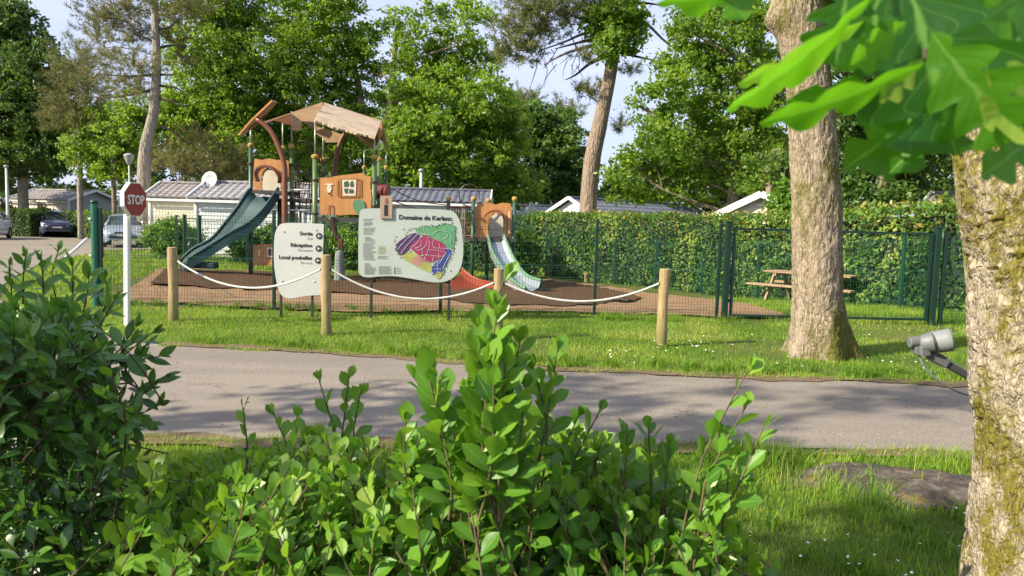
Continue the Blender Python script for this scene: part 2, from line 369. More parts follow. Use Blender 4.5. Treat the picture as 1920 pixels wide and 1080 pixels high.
g_ = np.stack([RNG.uniform(-4.2, 7, 4200), np.zeros(4200)], 1); g_[:, 1] = near_e(g_[:, 0]) + .18 - .45 * fbm(np.concatenate([g_, np.zeros((4200, 1))], 1), 2.6, 3, 89) ** 1.5 + np.abs(RNG.normal(0, .05, 4200)); EDGE2 = g_
strip('verge', np.stack([vx, far_e(vx) - 0.10], 1), np.stack([vx, far_e(vx) + 0.16], 1), 380, 5, 0.022, m_verge, jag=0.16, seed=3)
strip('verge.001', np.stack([vx, near_e(vx) + 0.06], 1), np.stack([vx, near_e(vx) - 0.16], 1), 380, 5, 0.022, m_verge, jag=0.15, seed=4)
m_sand, nt = newmat('sandy_ground')
n1 = noise(nt, 38, 5, 0.75); n2 = noise(nt, 1.6, 5, 0.65)
c = ramp(nt, n1, [(0.3, (0.15, 0.088, 0.045)), (0.52, (0.32, 0.205, 0.115)), (0.72, (0.47, 0.33, 0.20))])
finish(nt, mixc(nt, ramp(nt, n2, [(0.45, (0, 0, 0)), (0.65, (0.7, 0.7, 0.7))]), c, (0.22, 0.12, 0.065)), 0.95, n1, 0.8, 0.03, spec=0.1)
m_mulch, nt = newmat('shaded_brown_mulch')  # brown mulch, its dark colour also holding the tree shade on it
n1 = noise(nt, 30, 6, 0.8); n2 = noise(nt, 2, 5, 0.65)
c = ramp(nt, n1, [(0.34, (0.035, 0.019, 0.011)), (0.52, (0.13, 0.074, 0.042)), (0.72, (0.28, 0.17, 0.10))])
finish(nt, mixc(nt, ramp(nt, n2, [(0.45, (0, 0, 0)), (0.7, (0.5, 0.5, 0.5))]), c, (0.14, 0.08, 0.045)), 0.95, n1, 1.0, 0.05, spec=0.1)
p3 = lambda XY: np.concatenate([XY, np.zeros(XY.shape[:2] + (1,))], -1)
srel = lambda XY: 0.05 * (fbm(p3(XY), 2.4, 4, 9) - .35)
back = [(-10.6, 22.4), (-8, 23.6), (-4, 24.2), (0, 25), (1.4, 26), (3.2, 23.4), (4.4, 20.8), (5.3, 17.5)]
strip('sand_ground', [(-7.0, 13.0), (-5.6, 12.7), (-3, 12.35), (-1, 12.7), (1, 13.1), (2.6, 13.2), (3.9, 12.9), (5.0, 13.4)], back, 150, 110, 0.03, m_sand, jag=0.25, relief=srel, seed=11)
mrel = lambda XY: 0.075 * (fbm(p3(XY), 1.7, 5, 19) - .40) + 0.015
strip('shaded_mulch_ground', [(-8.0, 16.4), (-6, 15.8), (-3.4, 15.6), (-1, 14.3), (0.4, 13.9), (1.6, 14.3), (2.4, 15.4), (3.0, 17)], [(-10.2, 21.9), (-7, 23.3), (-4, 23.9), (-1, 24.4), (0.5, 25), (1.4, 25.2), (2.4, 23.6), (3.3, 21)], 190, 130, 0.045, m_mulch, jag=0.7, relief=mrel, seed=12)
# ------------------------------------------------------------------ grass
def grass(name, XY, h, w, mat, label_kind='stuff', lean=0.45, seg=1, tint=None, seed=0, zoff=0.0):
    r = np.random.default_rng(seed); n = len(XY); h = np.broadcast_to(h, (n,)) * r.uniform(0.45, 1.25, n)
    a = r.uniform(0, 2 * math.pi, n); d = np.stack([np.cos(a), np.sin(a)], 1); sd_ = np.stack([-d[:, 1], d[:, 0]], 1)
    z = tz(XY[:, 0], XY[:, 1]) + zoff; ln = r.uniform(0.1, 1.0, n) * lean * h * 1.6; w = w * r.uniform(0.6, 1.3, n)
    base = np.concatenate([XY, z[:, None]], 1); s3 = np.concatenate([sd_, np.zeros((n, 1))], 1) * w[:, None] / 2; d3 = np.concatenate([d, np.zeros((n, 1))], 1)
    up = np.array([0, 0, 1.0])
    t = (fbm(base, 1.3, 3, 3) * 0.9 + r.uniform(-.28, .28, n)) if tint is None else np.clip(tint + r.uniform(-.2, .2, n), 0, 1)
    if seg == 1:
        V = np.stack([base - s3, base + s3, base + d3 * ln[:, None] + up * h[:, None]], 1).reshape(-1, 3)
        F = np.arange(n * 3).reshape(n, 3); T = np.repeat(t, 3); mobj(name, V, F, mat, kind=label_kind, attrs={'tint': T}); return
    mid = base + d3 * (ln * .3)[:, None] + up * (h * .6)[:, None]; tip = base + d3 * ln[:, None] + up * (h * .95)[:, None]
    V = np.stack([base - s3, base + s3, mid + s3 * .75, mid - s3 * .75, tip], 1).reshape(-1, 3)
    k = np.arange(n)[:, None] * 5; F = np.concatenate([k + np.array([[0, 1, 2]]), k + np.array([[0, 2, 3]]), k + np.array([[3, 2, 4]])])
    mobj(name, V, F, mat, kind=label_kind, attrs={'tint': np.repeat(t, 5)})
m_grass = leafmat('grass_blades', [(0.15, (0.06, 0.16, 0.014)), (0.45, (0.19, 0.33, 0.03)), (0.7, (0.33, 0.44, 0.06)), (0.92, (0.48, 0.42, 0.15))], rough=0.6, tf=0.42, tcol=(0.42, 0.55, 0.05), spec=0.25)
def pts3(XY): return np.concatenate([XY, np.zeros((len(XY), 1))], 1)
def field(n, x0, x1, y0, y1, ok, seed):
    r = np.random.default_rng(seed); XY = np.stack([r.uniform(x0, x1, n), r.uniform(y0, y1, n)], 1)
    return XY[ok(XY, r)]
def okf(XY, r):
    x, y = XY.T; f = fbm(pts3(XY), 0.9, 4, 21); e = far_e(x) + 0.04 + 0.42 * (f - .45)
    front = np.interp(x, [-7, -5.6, -3, -1, 1, 2.6, 3.9, 5, 5.1], [13.1, 12.8, 12.5, 12.9, 13.3, 13.4, 13.0, 13.5, 30])
    fade = np.clip((front - y) / 0.8, 0, 1)
    bald = np.where(fbm(pts3(XY), 0.7, 4, 33) > 0.60, 0.25, 1.0)
    return (y > e) & (r.uniform(0, 1, len(x)) < np.maximum(fade, .06) * bald) & (y < front + .2) & (x > side_x(y) + .1)
g = field(210000, -8, 10.5, 7.7, 13.6, okf, 1)
hh = 0.022 + 0.042 * fbm(pts3(g), 1.6, 3, 8) + 0.09 * (np.abs(g[:, 1] - 12.55) < 0.22) * (fbm(pts3(g), 3, 2, 9) > .5) + 0.03 * (g[:, 1] - far_e(g[:, 0]) < .3)
grass('grass', g, hh, 0.0085, m_grass, seed=2)
def okn(XY, r):
    x, y = XY.T; f = fbm(pts3(XY), 1.2, 4, 25)
    return (y < near_e(x) - 0.04 + 0.4 * (f - .5)) & (r.uniform(0, 1, len(x)) < np.where(fbm(pts3(XY), 1.1, 4, 44) > .62, .35, 1))
g = field(120000, -4.5, 5.2, 2.9, 5.4, okn, 3)
g = g[(g[:, 0] > 0.1) | (g[:, 1] > 4.1)]
nrm = np.maximum(np.abs(g[:, 0] - 3.1) * 0, 0)
hh = 0.026 + 0.048 * fbm(pts3(g), 1.8, 3, 14) + 0.07 * (fbm(pts3(g), 2.5, 2, 15) > .66) * (g[:, 1] > 3.9)
grass('grass.001', g, hh, 0.0045, m_grass, seg=2, seed=4)
def okb(XY, r):
    x, y = XY.T; sx = np.interp(y, [13, 16, 22], [-7.2, -8.6, -10.4])
    return (x > side_x(y) + .1) & (x < np.where(y < 22.5, sx, 99)) | ((y > 24) & (x > side_x(y)))
g = field(60000, -18, -1, 11, 32, okb, 5)
grass('grass.002', g, 0.10, 0.03, m_grass, seed=6)
g = field(70000, 4.2, 11.5, 13, 19, lambda XY, r: XY[:, 0] > np.interp(XY[:, 1], [13, 17.5, 19], [5.0, 5.2, 5.0]) + r.uniform(-.2, .3, len(XY)), 7)
grass('grass.003', g, 0.10, 0.014, m_grass, seed=8)
# weeds and leafy tufts along the fence foot, road edge and front lawn
_wx = RNG.uniform(-4, 6, 110)
wt = np.concatenate([np.stack([RNG.uniform(-6.5, 3.4, 60), 12.55 + RNG.normal(0, .15, 60)], 1), np.stack([_wx, far_e(_wx) + RNG.uniform(.15, .6, 110)], 1), np.stack([RNG.uniform(.8, 4.6, 50), RNG.uniform(3.2, 5.1, 50)], 1)])
wt = np.repeat(wt, 26, 0) + RNG.normal(0, .035, (len(wt) * 26, 2))
grass('weeds', wt, 0.13, 0.013, m_grass, lean=0.9, seg=2, seed=9, tint=np.full(len(wt), 0.25))
grass('grass.005', EDGE, 0.035, 0.009, m_grass, lean=.9, seed=91, zoff=.012)
grass('grass.006', EDGE2, 0.05, 0.006, m_grass, lean=.9, seed=92, zoff=.012)
# dry grass stalks by the rock
ws = np.stack([RNG.uniform(1.6, 4.4, 130), RNG.uniform(4.4, 5.2, 130)], 1)
grass('grass.004', ws, 0.26, 0.0035, m_grass, lean=0.35, seg=2, seed=10, tint=np.full(len(ws), 0.75))
# daisies
m_daisy = simple('daisy_petals', (0.8, 0.8, 0.75), rough=0.7, bump=0)
def daisies(name, XY, s, hz, seed):
    r = np.random.default_rng(seed); n = len(XY); z = tz(XY[:, 0], XY[:, 1]) + hz * r.uniform(.6, 1.3, n)
    a = np.arange(6) / 6 * 2 * math.pi; t = r.uniform(-.5, .5, (n, 2))
    V = np.stack([XY[:, 0][:, None] + s * np.cos(a), XY[:, 1][:, None] + s * np.sin(a), z[:, None] + s * (np.cos(a) * t[:, :1] + np.sin(a) * t[:, 1:])], -1)
    c = np.stack([XY[:, 0], XY[:, 1], z - s * .5], -1)[:, None]; V = np.concatenate([V, c], 1).reshape(-1, 3)
    k = np.arange(n)[:, None] * 7; F = np.concatenate([k + np.array([[j, (j + 1) % 6, 6]]) for j in range(6)])
    mobj(name, V, F, m_daisy, kind='stuff')
dd = field(600, 1.0, 8, 7.9, 11.5, lambda XY, r: (fbm(pts3(XY), 0.8, 3, 51) > .52) & (XY[:, 1] > far_e(XY[:, 0]) + .3), 12)
daisies('daisies', dd, 0.011, 0.075, 1)
dd = field(220, 1.2, 4.6, 3.2, 4.9, lambda XY, r: fbm(pts3(XY), 1.5, 3, 52) > .5, 13)
daisies('daisies.001', dd, 0.007, 0.085, 2)
# fallen leaves on the road and lawn edge
m_dead = simple('dead_leaf', (0.30, 0.17, 0.07), (0.16, 0.08, 0.04), scale=30, rough=.8, bump=0)
fl = np.stack([RNG.uniform(-4, 5, 170), RNG.uniform(5.2, 8.6, 170)], 1); fl[:90, 1] = far_e(fl[:90, 0]) - np.abs(RNG.normal(0, .18, 90))
k = RNG.uniform(0.010, 0.026, 170); a = RNG.uniform(0, 6.28, 170); vv = []
for (x, y), s, an in zip(fl, k, a):
    z = tz(x, y) + 0.03; c_, s_ = math.cos(an), math.sin(an)
    for q, (lx, ly, lz) in enumerate([(-1, 0, 0), (0, -.5, .35), (1, 0, .1), (0, .5, .4)]): vv.append((x + s * (lx * c_ - ly * s_), y + s * (lx * s_ + ly * c_), z + s * lz))
mobj('fallen_leaves', vv, np.arange(680).reshape(-1, 4), m_dead, kind='stuff')
# ------------------------------------------------------------------ mobile homes
def M_siding(n, c): return simple(n, c, tuple(v * .86 for v in c), scale=1.5, rough=.55, bump=.05, spec=.3)
m_white = simple('white_trim', (0.78, 0.78, 0.76), (0.66, 0.66, 0.62), scale=3, rough=.5, bump=.03)
m_cream = M_siding('cream_siding', (0.70, 0.65, 0.50)); m_pale = M_siding('pale_siding', (0.66, 0.69, 0.67)); m_grey = M_siding('grey_and_shaded_siding', (0.33, 0.34, 0.33))
m_creamw = M_siding('light_cream_siding', (0.72, 0.66, 0.55)); m_beige = M_siding('beige_siding', (0.34, 0.31, 0.25))
m_rbrown = simple('brown_roof', (0.27, 0.24, 0.23), (0.18, 0.16, 0.155), scale=2.5, rough=.6, bump=.1)
m_rgrey = simple('grey_roof', (0.30, 0.28, 0.28), (0.21, 0.20, 0.205), scale=2.5, rough=.5, bump=.1)
m_rslate = simple('slate_roof', (0.13, 0.14, 0.175), (0.085, 0.09, 0.12), scale=2.5, rough=.4, bump=.1)
m_rlight = simple('pale_roof', (0.42, 0.42, 0.42), (0.3, 0.3, 0.31), scale=2.5, rough=.5, bump=.1)
m_glass = simple('window_glass', (0.03, 0.04, 0.045), (0.05, 0.06, 0.06), rough=.08, bump=0, spec=.8)
m_door = simple('brown_door', (0.13, 0.09, 0.07), rough=.5)
m_curt = simple('net_curtain', (0.55, 0.56, 0.55), (0.4, 0.41, 0.42), scale=8, rough=.6, stretch=(4, 1, .3))
def home(label, A, B, depth, he, hr, wall, roof, wins=(), gwins=(), lap=0.15, gablemat=None, tile=0.30, cat='mobile home', bar=0.10, ov=0.25):
    A = np.array([A[0], A[1]]); B = np.array([B[0], B[1]]); u = (B - A) / np.linalg.norm(B - A); Ln = np.linalg.norm(B - A)
    v = np.array([-u[1], u[0]])
    if v[1] < 0 and abs(u[0]) > .05: v = -v
    base = float(min(tz(*A), tz(*B))) - 0.05; he += base + .05; hr += base + .05
    root = thing('mobile_home', (*((A + B) / 2), base), label, cat)
    p = lambda s, t, z: np.array([*(A + u * s + v * t), z])
    def wallm(o, d, n, L_, gable, mat):
        mb = MB(); z = base + .25; top = hr if gable else he
        mb.grid(np.array([[np.array([*(o + d * s - n * .02), zz]) for s in (0, L_)] for zz in (base, base + .25)]))
        while z < top - 1e-3:
            z1 = min(z + lap, top)
            def ext(zz):
                k = 0 if not gable or zz <= he else (zz - he) / (hr - he) * L_ / 2
                return k, L_ - k
            a0, a1 = ext(z); b0, b1 = ext(z1)
            q = [np.array([*(o + d * a0 + n * .018), z]), np.array([*(o + d * a1 + n * .018), z]), np.array([*(o + d * b1), z1]), np.array([*(o + d * b0), z1])]
            q += [np.array([*(o + d * a0), z]), np.array([*(o + d * a1), z])]
            mb.add(q, [(0, 1, 2, 3), (4, 5, 1, 0)]); z = z1
        mb.build('wall', mat, root)
    wallm(A, u, -v, Ln, False, wall); wallm(A + v * depth, u, v, Ln, False, wall)
    wallm(A, v, -u, depth, True, gablemat or wall); wallm(B, v, u, depth, True, gablemat or wall)
    tr = MB()
    for s in (0, Ln):
        for t in (0, depth): tr.box(p(s, t, (base + he) / 2), (.11, .11, he - base), math.atan2(u[1], u[0]))
    tr.build('corner_trim', m_white, root, kind='stuff')
    for sgn in (0, 1):
        e0, r0 = p(-ov, -ov if sgn == 0 else depth + ov, 0), p(-ov, depth / 2, hr + .06)
        sl_ = (hr - he) / (depth / 2); e0[2] = he - ov * sl_ + .06
        down = e0 - r0; dl = np.linalg.norm(down); nrm = np.cross([*u, 0], down); nrm = nrm / np.linalg.norm(nrm) * (1 if nrm[2] > 0 or True else 1)
        if nrm[2] < 0: nrm = -nrm
        LL = Ln + 2 * ov; ns = int(LL / tile * 6); nt_ = max(3, int(dl / 0.33)) * 4
        S = np.linspace(0, LL, ns + 1); T = np.linspace(0, dl, nt_ + 1); Tn = T.copy()
        prof = 0.055 * np.abs(np.sin(math.pi * S / tile)); step = -0.05 * (1 - ((T / (dl / (nt_ / 4))) % 1)); step[-1] = 0
        Vg = r0 + S[:, None, None] * np.array([*u, 0]) + (T / dl)[None, :, None] * down + (prof[:, None] + step[None, :])[..., None] * nrm
        idx = np.arange(Vg.shape[0] * Vg.shape[1]).reshape(Vg.shape[:2])
        F = np.stack([idx[:-1, :-1], idx[1:, :-1], idx[1:, 1:], idx[:-1, 1:]], -1).reshape(-1, 4)
        rf = mobj('roof', Vg.reshape(-1, 3), F, roof, root, smooth=False)
        mb = MB(); q0 = e0 - np.array([0, 0, .09]); mb.beam(q0, q0 + np.array([*u, 0]) * LL, .05, bar); mb.build('gutter', m_white, root)
        mb = MB()
        for s in (-0.01, LL + 0.01):
            a = r0 + np.array([*u, 0]) * s; mb.beam(a + nrm * .02, a + down + nrm * .02, .05, bar * 1.5, up=nrm)
        mb.build('bargeboard', m_white, root, kind='stuff')
    mb = MB(); r0 = p(-ov, depth / 2, hr + .09); mb.tube([r0, r0 + np.array([*u, 0]) * (Ln + 2 * ov)], .06, 8); mb.build('ridge_cap', roof, root)
    def win(o, d, n, s0, s1, z0, z1, mat):
        c = o + d * (s0 + s1) / 2 + n * .035; rz = math.atan2(d[1], d[0])
        fr = MB()
        for zz in (z0, z1): fr.box((*c, base + zz), (s1 - s0 + .08, .07, .07), rz)
        for ss in (s0, s1): q = o + d * ss + n * .035; fr.box((*q, base + (z0 + z1) / 2), (.07, .066, z1 - z0), rz)
        f = fr.build('window', m_white, root); q = o + d * (s0 + s1) / 2 + n * .025
        MB().box((*q, base + (z0 + z1) / 2), (s1 - s0 - .06, .03, z1 - z0 - .06), rz).build('pane', mat, f)
    for w_ in wins: win(A, u, -v, *w_)
    for w_ in gwins: win(B, v, u, *w_)
    return root
XY = lambda px, py, Y: P(px, py, Y)[:2]
zof = lambda px, py, Y: P(px, py, Y)[2]
home('low cream mobile home with a grey-brown roof beyond the parked dark blue car', XY(22, 392, 51.5), XY(129, 392, 50), 4.0, 2.3, 2.95, m_creamw, m_rbrown, wins=[(0.9, 1.45, .9, 2.0, m_curt), (2.4, 2.95, .3, 2.1, m_door)], gablemat=m_grey)  # gable turned from the sun: its shade put in as grey siding
home('grey mobile home behind the stop sign, half hidden by hedges', XY(158, 392, 60), XY(300, 392, 62), 4.0, 2.2, 2.8, m_grey, m_rbrown)
home('cream clad mobile home with a brown ribbed roof, beneath the satellite dish', XY(281, 392, 33.6), XY(372, 392, 33.6), 3.2, 2.37, 3.0, m_cream, m_rbrown, lap=.19)
home('pale mobile home with white corners and a grey tiled roof behind the dark green slide', XY(367, 392, 30), XY(588, 392, 30), 3.4, 2.42, 3.06, m_pale, m_rgrey, wins=[(3.3, 4.3, 1.0, 2.0, m_glass)], lap=.17)
home('pale mobile home with a dark slate-coloured tiled roof behind the map board', XY(700, 400, 33), XY(908, 400, 33), 3.4, 2.75, 3.28, m_pale, m_rslate, wins=[(1.2, 2.2, 1.2, 2.1, m_glass)])
home('mobile home with a light grey tiled roof seen over the hedge end', XY(955, 400, 41), XY(1060, 400, 41), 3.4, 2.25, 2.85, m_pale, m_rlight)
home('white gabled mobile home with a long dark tiled roof behind the clipped hedge', XY(1126, 420, 34), XY(1345, 420, 40.5), 3.6, 2.2, 3.1, m_white, m_rslate, gablemat=m_white)
hm = home('cream mobile home whose thick white gable edge shows above the clipped hedge', XY(1506, 420, 30.5), XY(1510, 420, 26.0), 3.0, 2.35, 3.12, m_creamw, m_rlight, bar=.15)
home('beige clad shed in the shade, just left of the mossy trunk', XY(1742, 400, 23), XY(1850, 400, 22), 2.5, 2.75, 3.2, m_beige, m_rbrown, cat='shed', lap=.22)
# ------------------------------------------------------------------ satellite dish on the roof, lamp posts
m_post = simple('pale_metal', (0.5, 0.52, 0.5), (0.4, 0.42, 0.4), rough=.45, scale=5)
m_dish = simple('dish_grey', (0.32, 0.32, 0.33), (0.27, 0.27, 0.28), rough=.5, scale=5)
c = P(394, 338, 31.5); r0 = thing('satellite_dish', c - [0, 0, .5], 'round pale satellite dish rising above the mobile home roof', 'satellite dish')
MB().lathe(c, [(0, .01), (.012, .18), (.05, .36), (.06, .37), (.065, .36), (.02, .2), (.01, .01)], 28, axis=(-.25, -1, .25)).build('reflector', m_dish, r0, smooth=True)
MB().tube([c - [0, -.1, 1.1], c - [0, -.05, 0]], .03, 8).build('mast', m_post, r0)
MB().tube([c - [0, 0, .35], c + [-.1, -.5, -.2]], .015, 6).box(c + [-.1, -.5, -.2], (.07, .12, .07)).build('arm', m_post, r0)
def lamp(px, pytop, Y, label, w, head=True):
    t = P(px, pytop, Y); g0 = float(tz(t[0], t[1])); r = thing('lamp_post', (t[0], t[1], g0), label, 'lamp post')
    MB().tube([(t[0], t[1], g0 - .05), (t[0], t[1], g0 + 1), (t[0], t[1], t[2])], [w, w, w * .8], 12).build('pole', m_post, r, smooth=True)
    if head:
        MB().lathe((t[0], t[1], t[2]), [(-.02, .05), (.0, .07), (.18, .15), (.32, .19), (.34, .2), (.37, .2), (.43, .06)], 20).build('lamp_head', m_dish, r, smooth=True)
    else:
        MB().lathe((t[0], t[1], t[2]), [(-.02, w), (.02, w * 1.5), (.10, w * 1.6), (.14, w)], 14).build('lamp_head', m_dish, r, smooth=True)
lamp(242, 308, 30, 'lamp post with a flared head rising behind the stop sign', .034)
lamp(12, 314, 44, 'pale lamp post at the far edge of the car park, beside the dark trees', .09, False)
lamp(790, 322, 36, 'pale post standing behind the slate-coloured roof', .09, False)
# ------------------------------------------------------------------ cars
m_tyre = simple('tyre', (0.02, 0.02, 0.02), rough=.8); m_chrome = simple('rim_metal', (0.5, 0.5, 0.52), rough=.3, metal=.8)
m_cglass = simple('car_glass', (0.04, 0.055, 0.06), rough=.06, bump=0, spec=.9); m_black = simple('black_plastic', (0.02, 0.02, 0.022), rough=.5)
m_lens = simple('headlight_lens', (0.62, 0.64, 0.66), rough=.12, bump=0, spec=.9); m_plate = simple('number_plate', (.75, .75, .7), rough=.5, bump=0)
def paint(n, c, met=.3): return simple(n, c, tuple(v * .93 for v in c), rough=.28, bump=0, metal=met, coat=.6)
def car(x, y, rz, m_paint, label, hgt=1.0):
    z0 = float(tz(x, y)) + .015
    r = thing('parked_car', (x, y, z0), label, 'car'); org = np.array([x, y, z0]); cs, sn = math.cos(rz), math.sin(rz)
    def T(V):
        V = np.asarray(V, float); V = V * [1, 1, hgt]; return np.stack([V[..., 0] * cs - V[..., 1] * sn, V[..., 0] * sn + V[..., 1] * cs, V[..., 2]], -1) + org
    # body: stations along y (front at y=-2)
    st = [(-2.02, .60, .34, .62, .50), (-1.95, .78, .24, .74, .66), (-1.75, .85, .20, .80, .74), (-1.2, .87, .20, .93, .80), (-.85, .875, .20, .98, .82), (.2, .88, .2, 1.0, .84), (1.3, .87, .2, 1.02, .82), (1.8, .84, .24, 1.02, .78), (2.02, .74, .34, .9, .66)]
    g = []
    for (yy, w, zb, zt, wt_) in st:
        zm = zb + (zt - zb) * .55
        g.append([(-w * .9, yy, zb), (-w, yy, zb + .12), (-w, yy, zm), (-w * .97, yy, zt - .06), (-wt_ * .9, yy, zt), (-wt_ * .4, yy, zt + .02), (0, yy, zt + .025), (wt_ * .4, yy, zt + .02), (wt_ * .9, yy, zt), (w * .97, yy, zt - .06), (w, yy, zm), (w, yy, zb + .12), (w * .9, yy, zb)])
    mb = MB(); gg = T(np.array(g)); mb.grid(gg); mb.add(gg[0], [tuple(range(13))]); mb.add(gg[-1], [tuple(range(13))[::-1]])
    mb.add(np.array([gg[0][0], gg[-1][0], gg[-1][12], gg[0][12]]), [(0, 1, 2, 3)]); mb.build('body', m_paint, r, smooth=True)
    cb = [(-.95, .78, .97), (-.25, .66, 1.38), (.1, .62, 1.46), (.9, .62, 1.47), (1.5, .62, 1.36), (1.85, .72, 1.02)]
    gl = [[(-w - .0, yy, .95), (-w * .93, yy, z - .05), (-w * .6, yy, z), (0, yy, z + .015), (w * .6, yy, z), (w * .93, yy, z - .05), (w, yy, .95)] for yy, w, z in cb]
    for k in (0, 5): gl[k] = [(a, b, min(c_, gl[k][3][2])) for a, b, c_ in gl[k]]
    MB().grid(T(np.array(gl))).build('windows', m_cglass, r, smooth=True)
    rf = [[(a * 1.01, b, c_ + .012) for a, b, c_ in row[1:6]] for row in gl[1:5]]
    MB().grid(T(np.array(rf))).build('roof', m_paint, r, smooth=True)
    pl = MB()
    for s in (-1, 1):
        pl.tube(T(np.array([(s * .79, -.98, .97), (s * .655, -.26, 1.335), (s * .61, .1, 1.41), (s * .6, .9, 1.42), (s * .63, 1.5, 1.31), (s * .73, 1.83, 1.0)])), .035, 6)
        pl.tube(T(np.array([(s * .80, .35, .98), (s * .62, .35, 1.42)])), .03, 6)
    pl.build('pillars', m_paint, r, smooth=True)
    for s in (-1, 1):
        MB().lathe(T([(s * .95, -.75, 1.0)])[0], [(-.1, .05), (-.05, .1), (.03, .1), (.05, .02)], 10, axis=(cs, sn, 0)).build('wing_mirror', m_paint, r, smooth=True)
        q = T(np.array([(s * .50, -2.0, .60), (s * .80, -1.85, .62), (s * .84, -1.66, .80), (s * .62, -1.86, .76)])); f = T([(0, -2.2, .7)])[0] - T([(0, -1.8, .7)])[0]
        MB().prism(q + f * .03, f * .09).build('headlight', m_lens, r)
        for yy in (-1.28, 1.28):
            ax = np.array([cs, sn, 0]) * s; c0 = T([(s * .72, yy, .31 / hgt)])[0]
            wh = MB().lathe(c0, [(0, .18), (0, .27), (.02, .31), (.16, .31), (.19, .28), (.185, .19), (.15, .18)], 22, axis=ax).build('wheel', m_tyre, r, smooth=True)
            MB().lathe(c0, [(.10, .02), (.14, .19), (.175, .19), (.17, .14), (.185, .05), (.19, .02)], 16, axis=ax).build('rim', m_chrome, wh)
    fr = T([(0, -2.2, 0)])[0] - T([(0, -1.8, 0)])[0]; fr = fr / np.linalg.norm(fr)
    MB().box(T([(0, -2.02, .47)])[0], (1.15, .06, .12), rz).build('lower_grille', m_black, r, bevel=.01)
    MB().box(T([(0, -2.00, .665)])[0], (.7, .08, .07), rz).build('grille', m_black, r, bevel=.01)
    MB().box(T([(0, -2.055, .56)])[0], (.5, .03, .1), rz).build('number_plate', m_plate, r)
    MB().box(T([(0, 2.0, .5)])[0], (1.2, .06, .14), rz).build('rear_bumper', m_black, r, bevel=.01)
    return r
def carpx(px, Y, rz, m, label, h): car(P(px, 430, Y)[0], Y, rz, m, label, h)
carpx(236, 36.0, rad(24), paint('silver_blue_paint', (0.36, 0.42, 0.54)), 'silver blue hatchback parked behind the stop sign post, facing the lawn', 1.04)
carpx(108, 46, rad(31), paint('dark_blue_paint', (0.045, 0.055, 0.11)), 'dark blue car parked in the gap between two hedges', 1.08)
carpx(-30, 40, rad(20), paint('white_paint', (0.7, 0.7, 0.7), 0), 'white car at the end of the dark hedge, mostly out of view', 1.0)
# ------------------------------------------------------------------ mesh fence and gate
m_greenl = simple('bright_green_steel', (0.012, 0.13, 0.075), (0.01, 0.10, 0.06), rough=.38, bump=.03, scale=4)
m_green = simple('green_coated_steel', (0.007, 0.060, 0.036), (0.006, 0.048, 0.03), rough=.38, bump=.03, scale=4)
m_greend = simple('dark_green_steel', (0.005, 0.030, 0.020), (0.004, 0.025, 0.017), rough=.4, bump=.03, scale=4)
m_wire = simple('green_wire', (0.014, 0.085, 0.05), rough=.4, bump=0)
def wires(a, b, z0, z1, folds, pitch=.05, r=.0027, lean=0.0):
    """welded mesh between ground points a and b; every vertical wire bends at the folds; one joined net"""
    a = np.asarray(a, float); b = np.asarray(b, float); Ln = np.linalg.norm(b - a); d = (b - a) / Ln; nv = np.array([d[1], -d[0]])
    zs, of = [0.0], [0.0]
    for f in folds: zs += [f - .05, f, f + .05]; of += [0, .035, 0]
    zs += [z1 - z0]; of += [0]
    zs = np.array(zs); of = np.array(of); n = int(Ln / pitch); s = (np.arange(n) + .5) * Ln / n
    C_ = a[None, None] + d * s[:, None, None] + nv * of[None, :, None]; gz = tz(a[0] + d[0] * s, a[1] + d[1] * s)
    C3 = np.concatenate([C_, (gz[:, None] + z0 + zs[None])[..., None]], -1); m = len(zs); an = np.array([0, 2.094, 4.189])
    ring = np.array([[*(d * math.cos(t) + nv * math.sin(t)), 0] for t in an]) * r
    V = (C3[:, :, None] + ring).reshape(-1, 3); idx = np.arange(n * m * 3).reshape(n, m, 3)
    F = [np.stack([idx[:, :-1, j], idx[:, :-1, (j + 1) % 3], idx[:, 1:, (j + 1) % 3], idx[:, 1:, j]], -1).reshape(-1, 4) for j in range(3)]
    mb = MB(); mb.add(V, np.concatenate(F).tolist())
    hz = [0.02, .2, .4, .6]; hz = [h for h in np.arange(.02, z1 - z0, .2)] + [f + o for f in folds for o in (-.05, 0, .05)]
    for h in hz:
        o = .035 if any(abs(h - f) < 1e-6 for f in folds) else 0
        p = [np.array([*(a + d * t + nv * (o + .004)), float(tz(*(a + d * t))) + z0 + h]) for t in np.linspace(0, Ln, 5)]
        mb.tube(p, r, 3, cap=False)
    return mb
def fence(label, pts, H, r_post, posts=None, name='mesh_fence', pitch=.05, wr=.0027, mat=None, cap=True):
    mat = mat or m_greend
    c = np.mean(pts, 0); root = thing(name, (c[0], c[1], float(tz(*c))), label, 'fence')
    for k, q in enumerate(pts):
        g = float(tz(*q)); mb = MB(); mb.box((q[0], q[1], g + H / 2 - .05), (r_post * 2, r_post * 2, H + .1)); mb.box((q[0], q[1], g + H + .012), (r_post * 2.3, r_post * 2.3, .02))
        mb.build('post', mat, root, bevel=.006)
    for k in range(len(pts) - 1):
        wires(pts[k], pts[k + 1], .04, H - .02, (.12, (H - .1) * .5, H - .20), pitch, wr).build('wire_panel', m_wire, root, kind='stuff')
    return root
F0, F1, F2, F3, F4 = [np.array(P(x, 560, y)[:2]) for x, y in ((184, 12.35), (514, 12.42), (826, 12.5), (1115, 13.0), (1345, 12.8))]
fence('green wire mesh fence along the play area, just behind the two white boards', [F0, F1, F2, F3, F4], 1.66, .026)
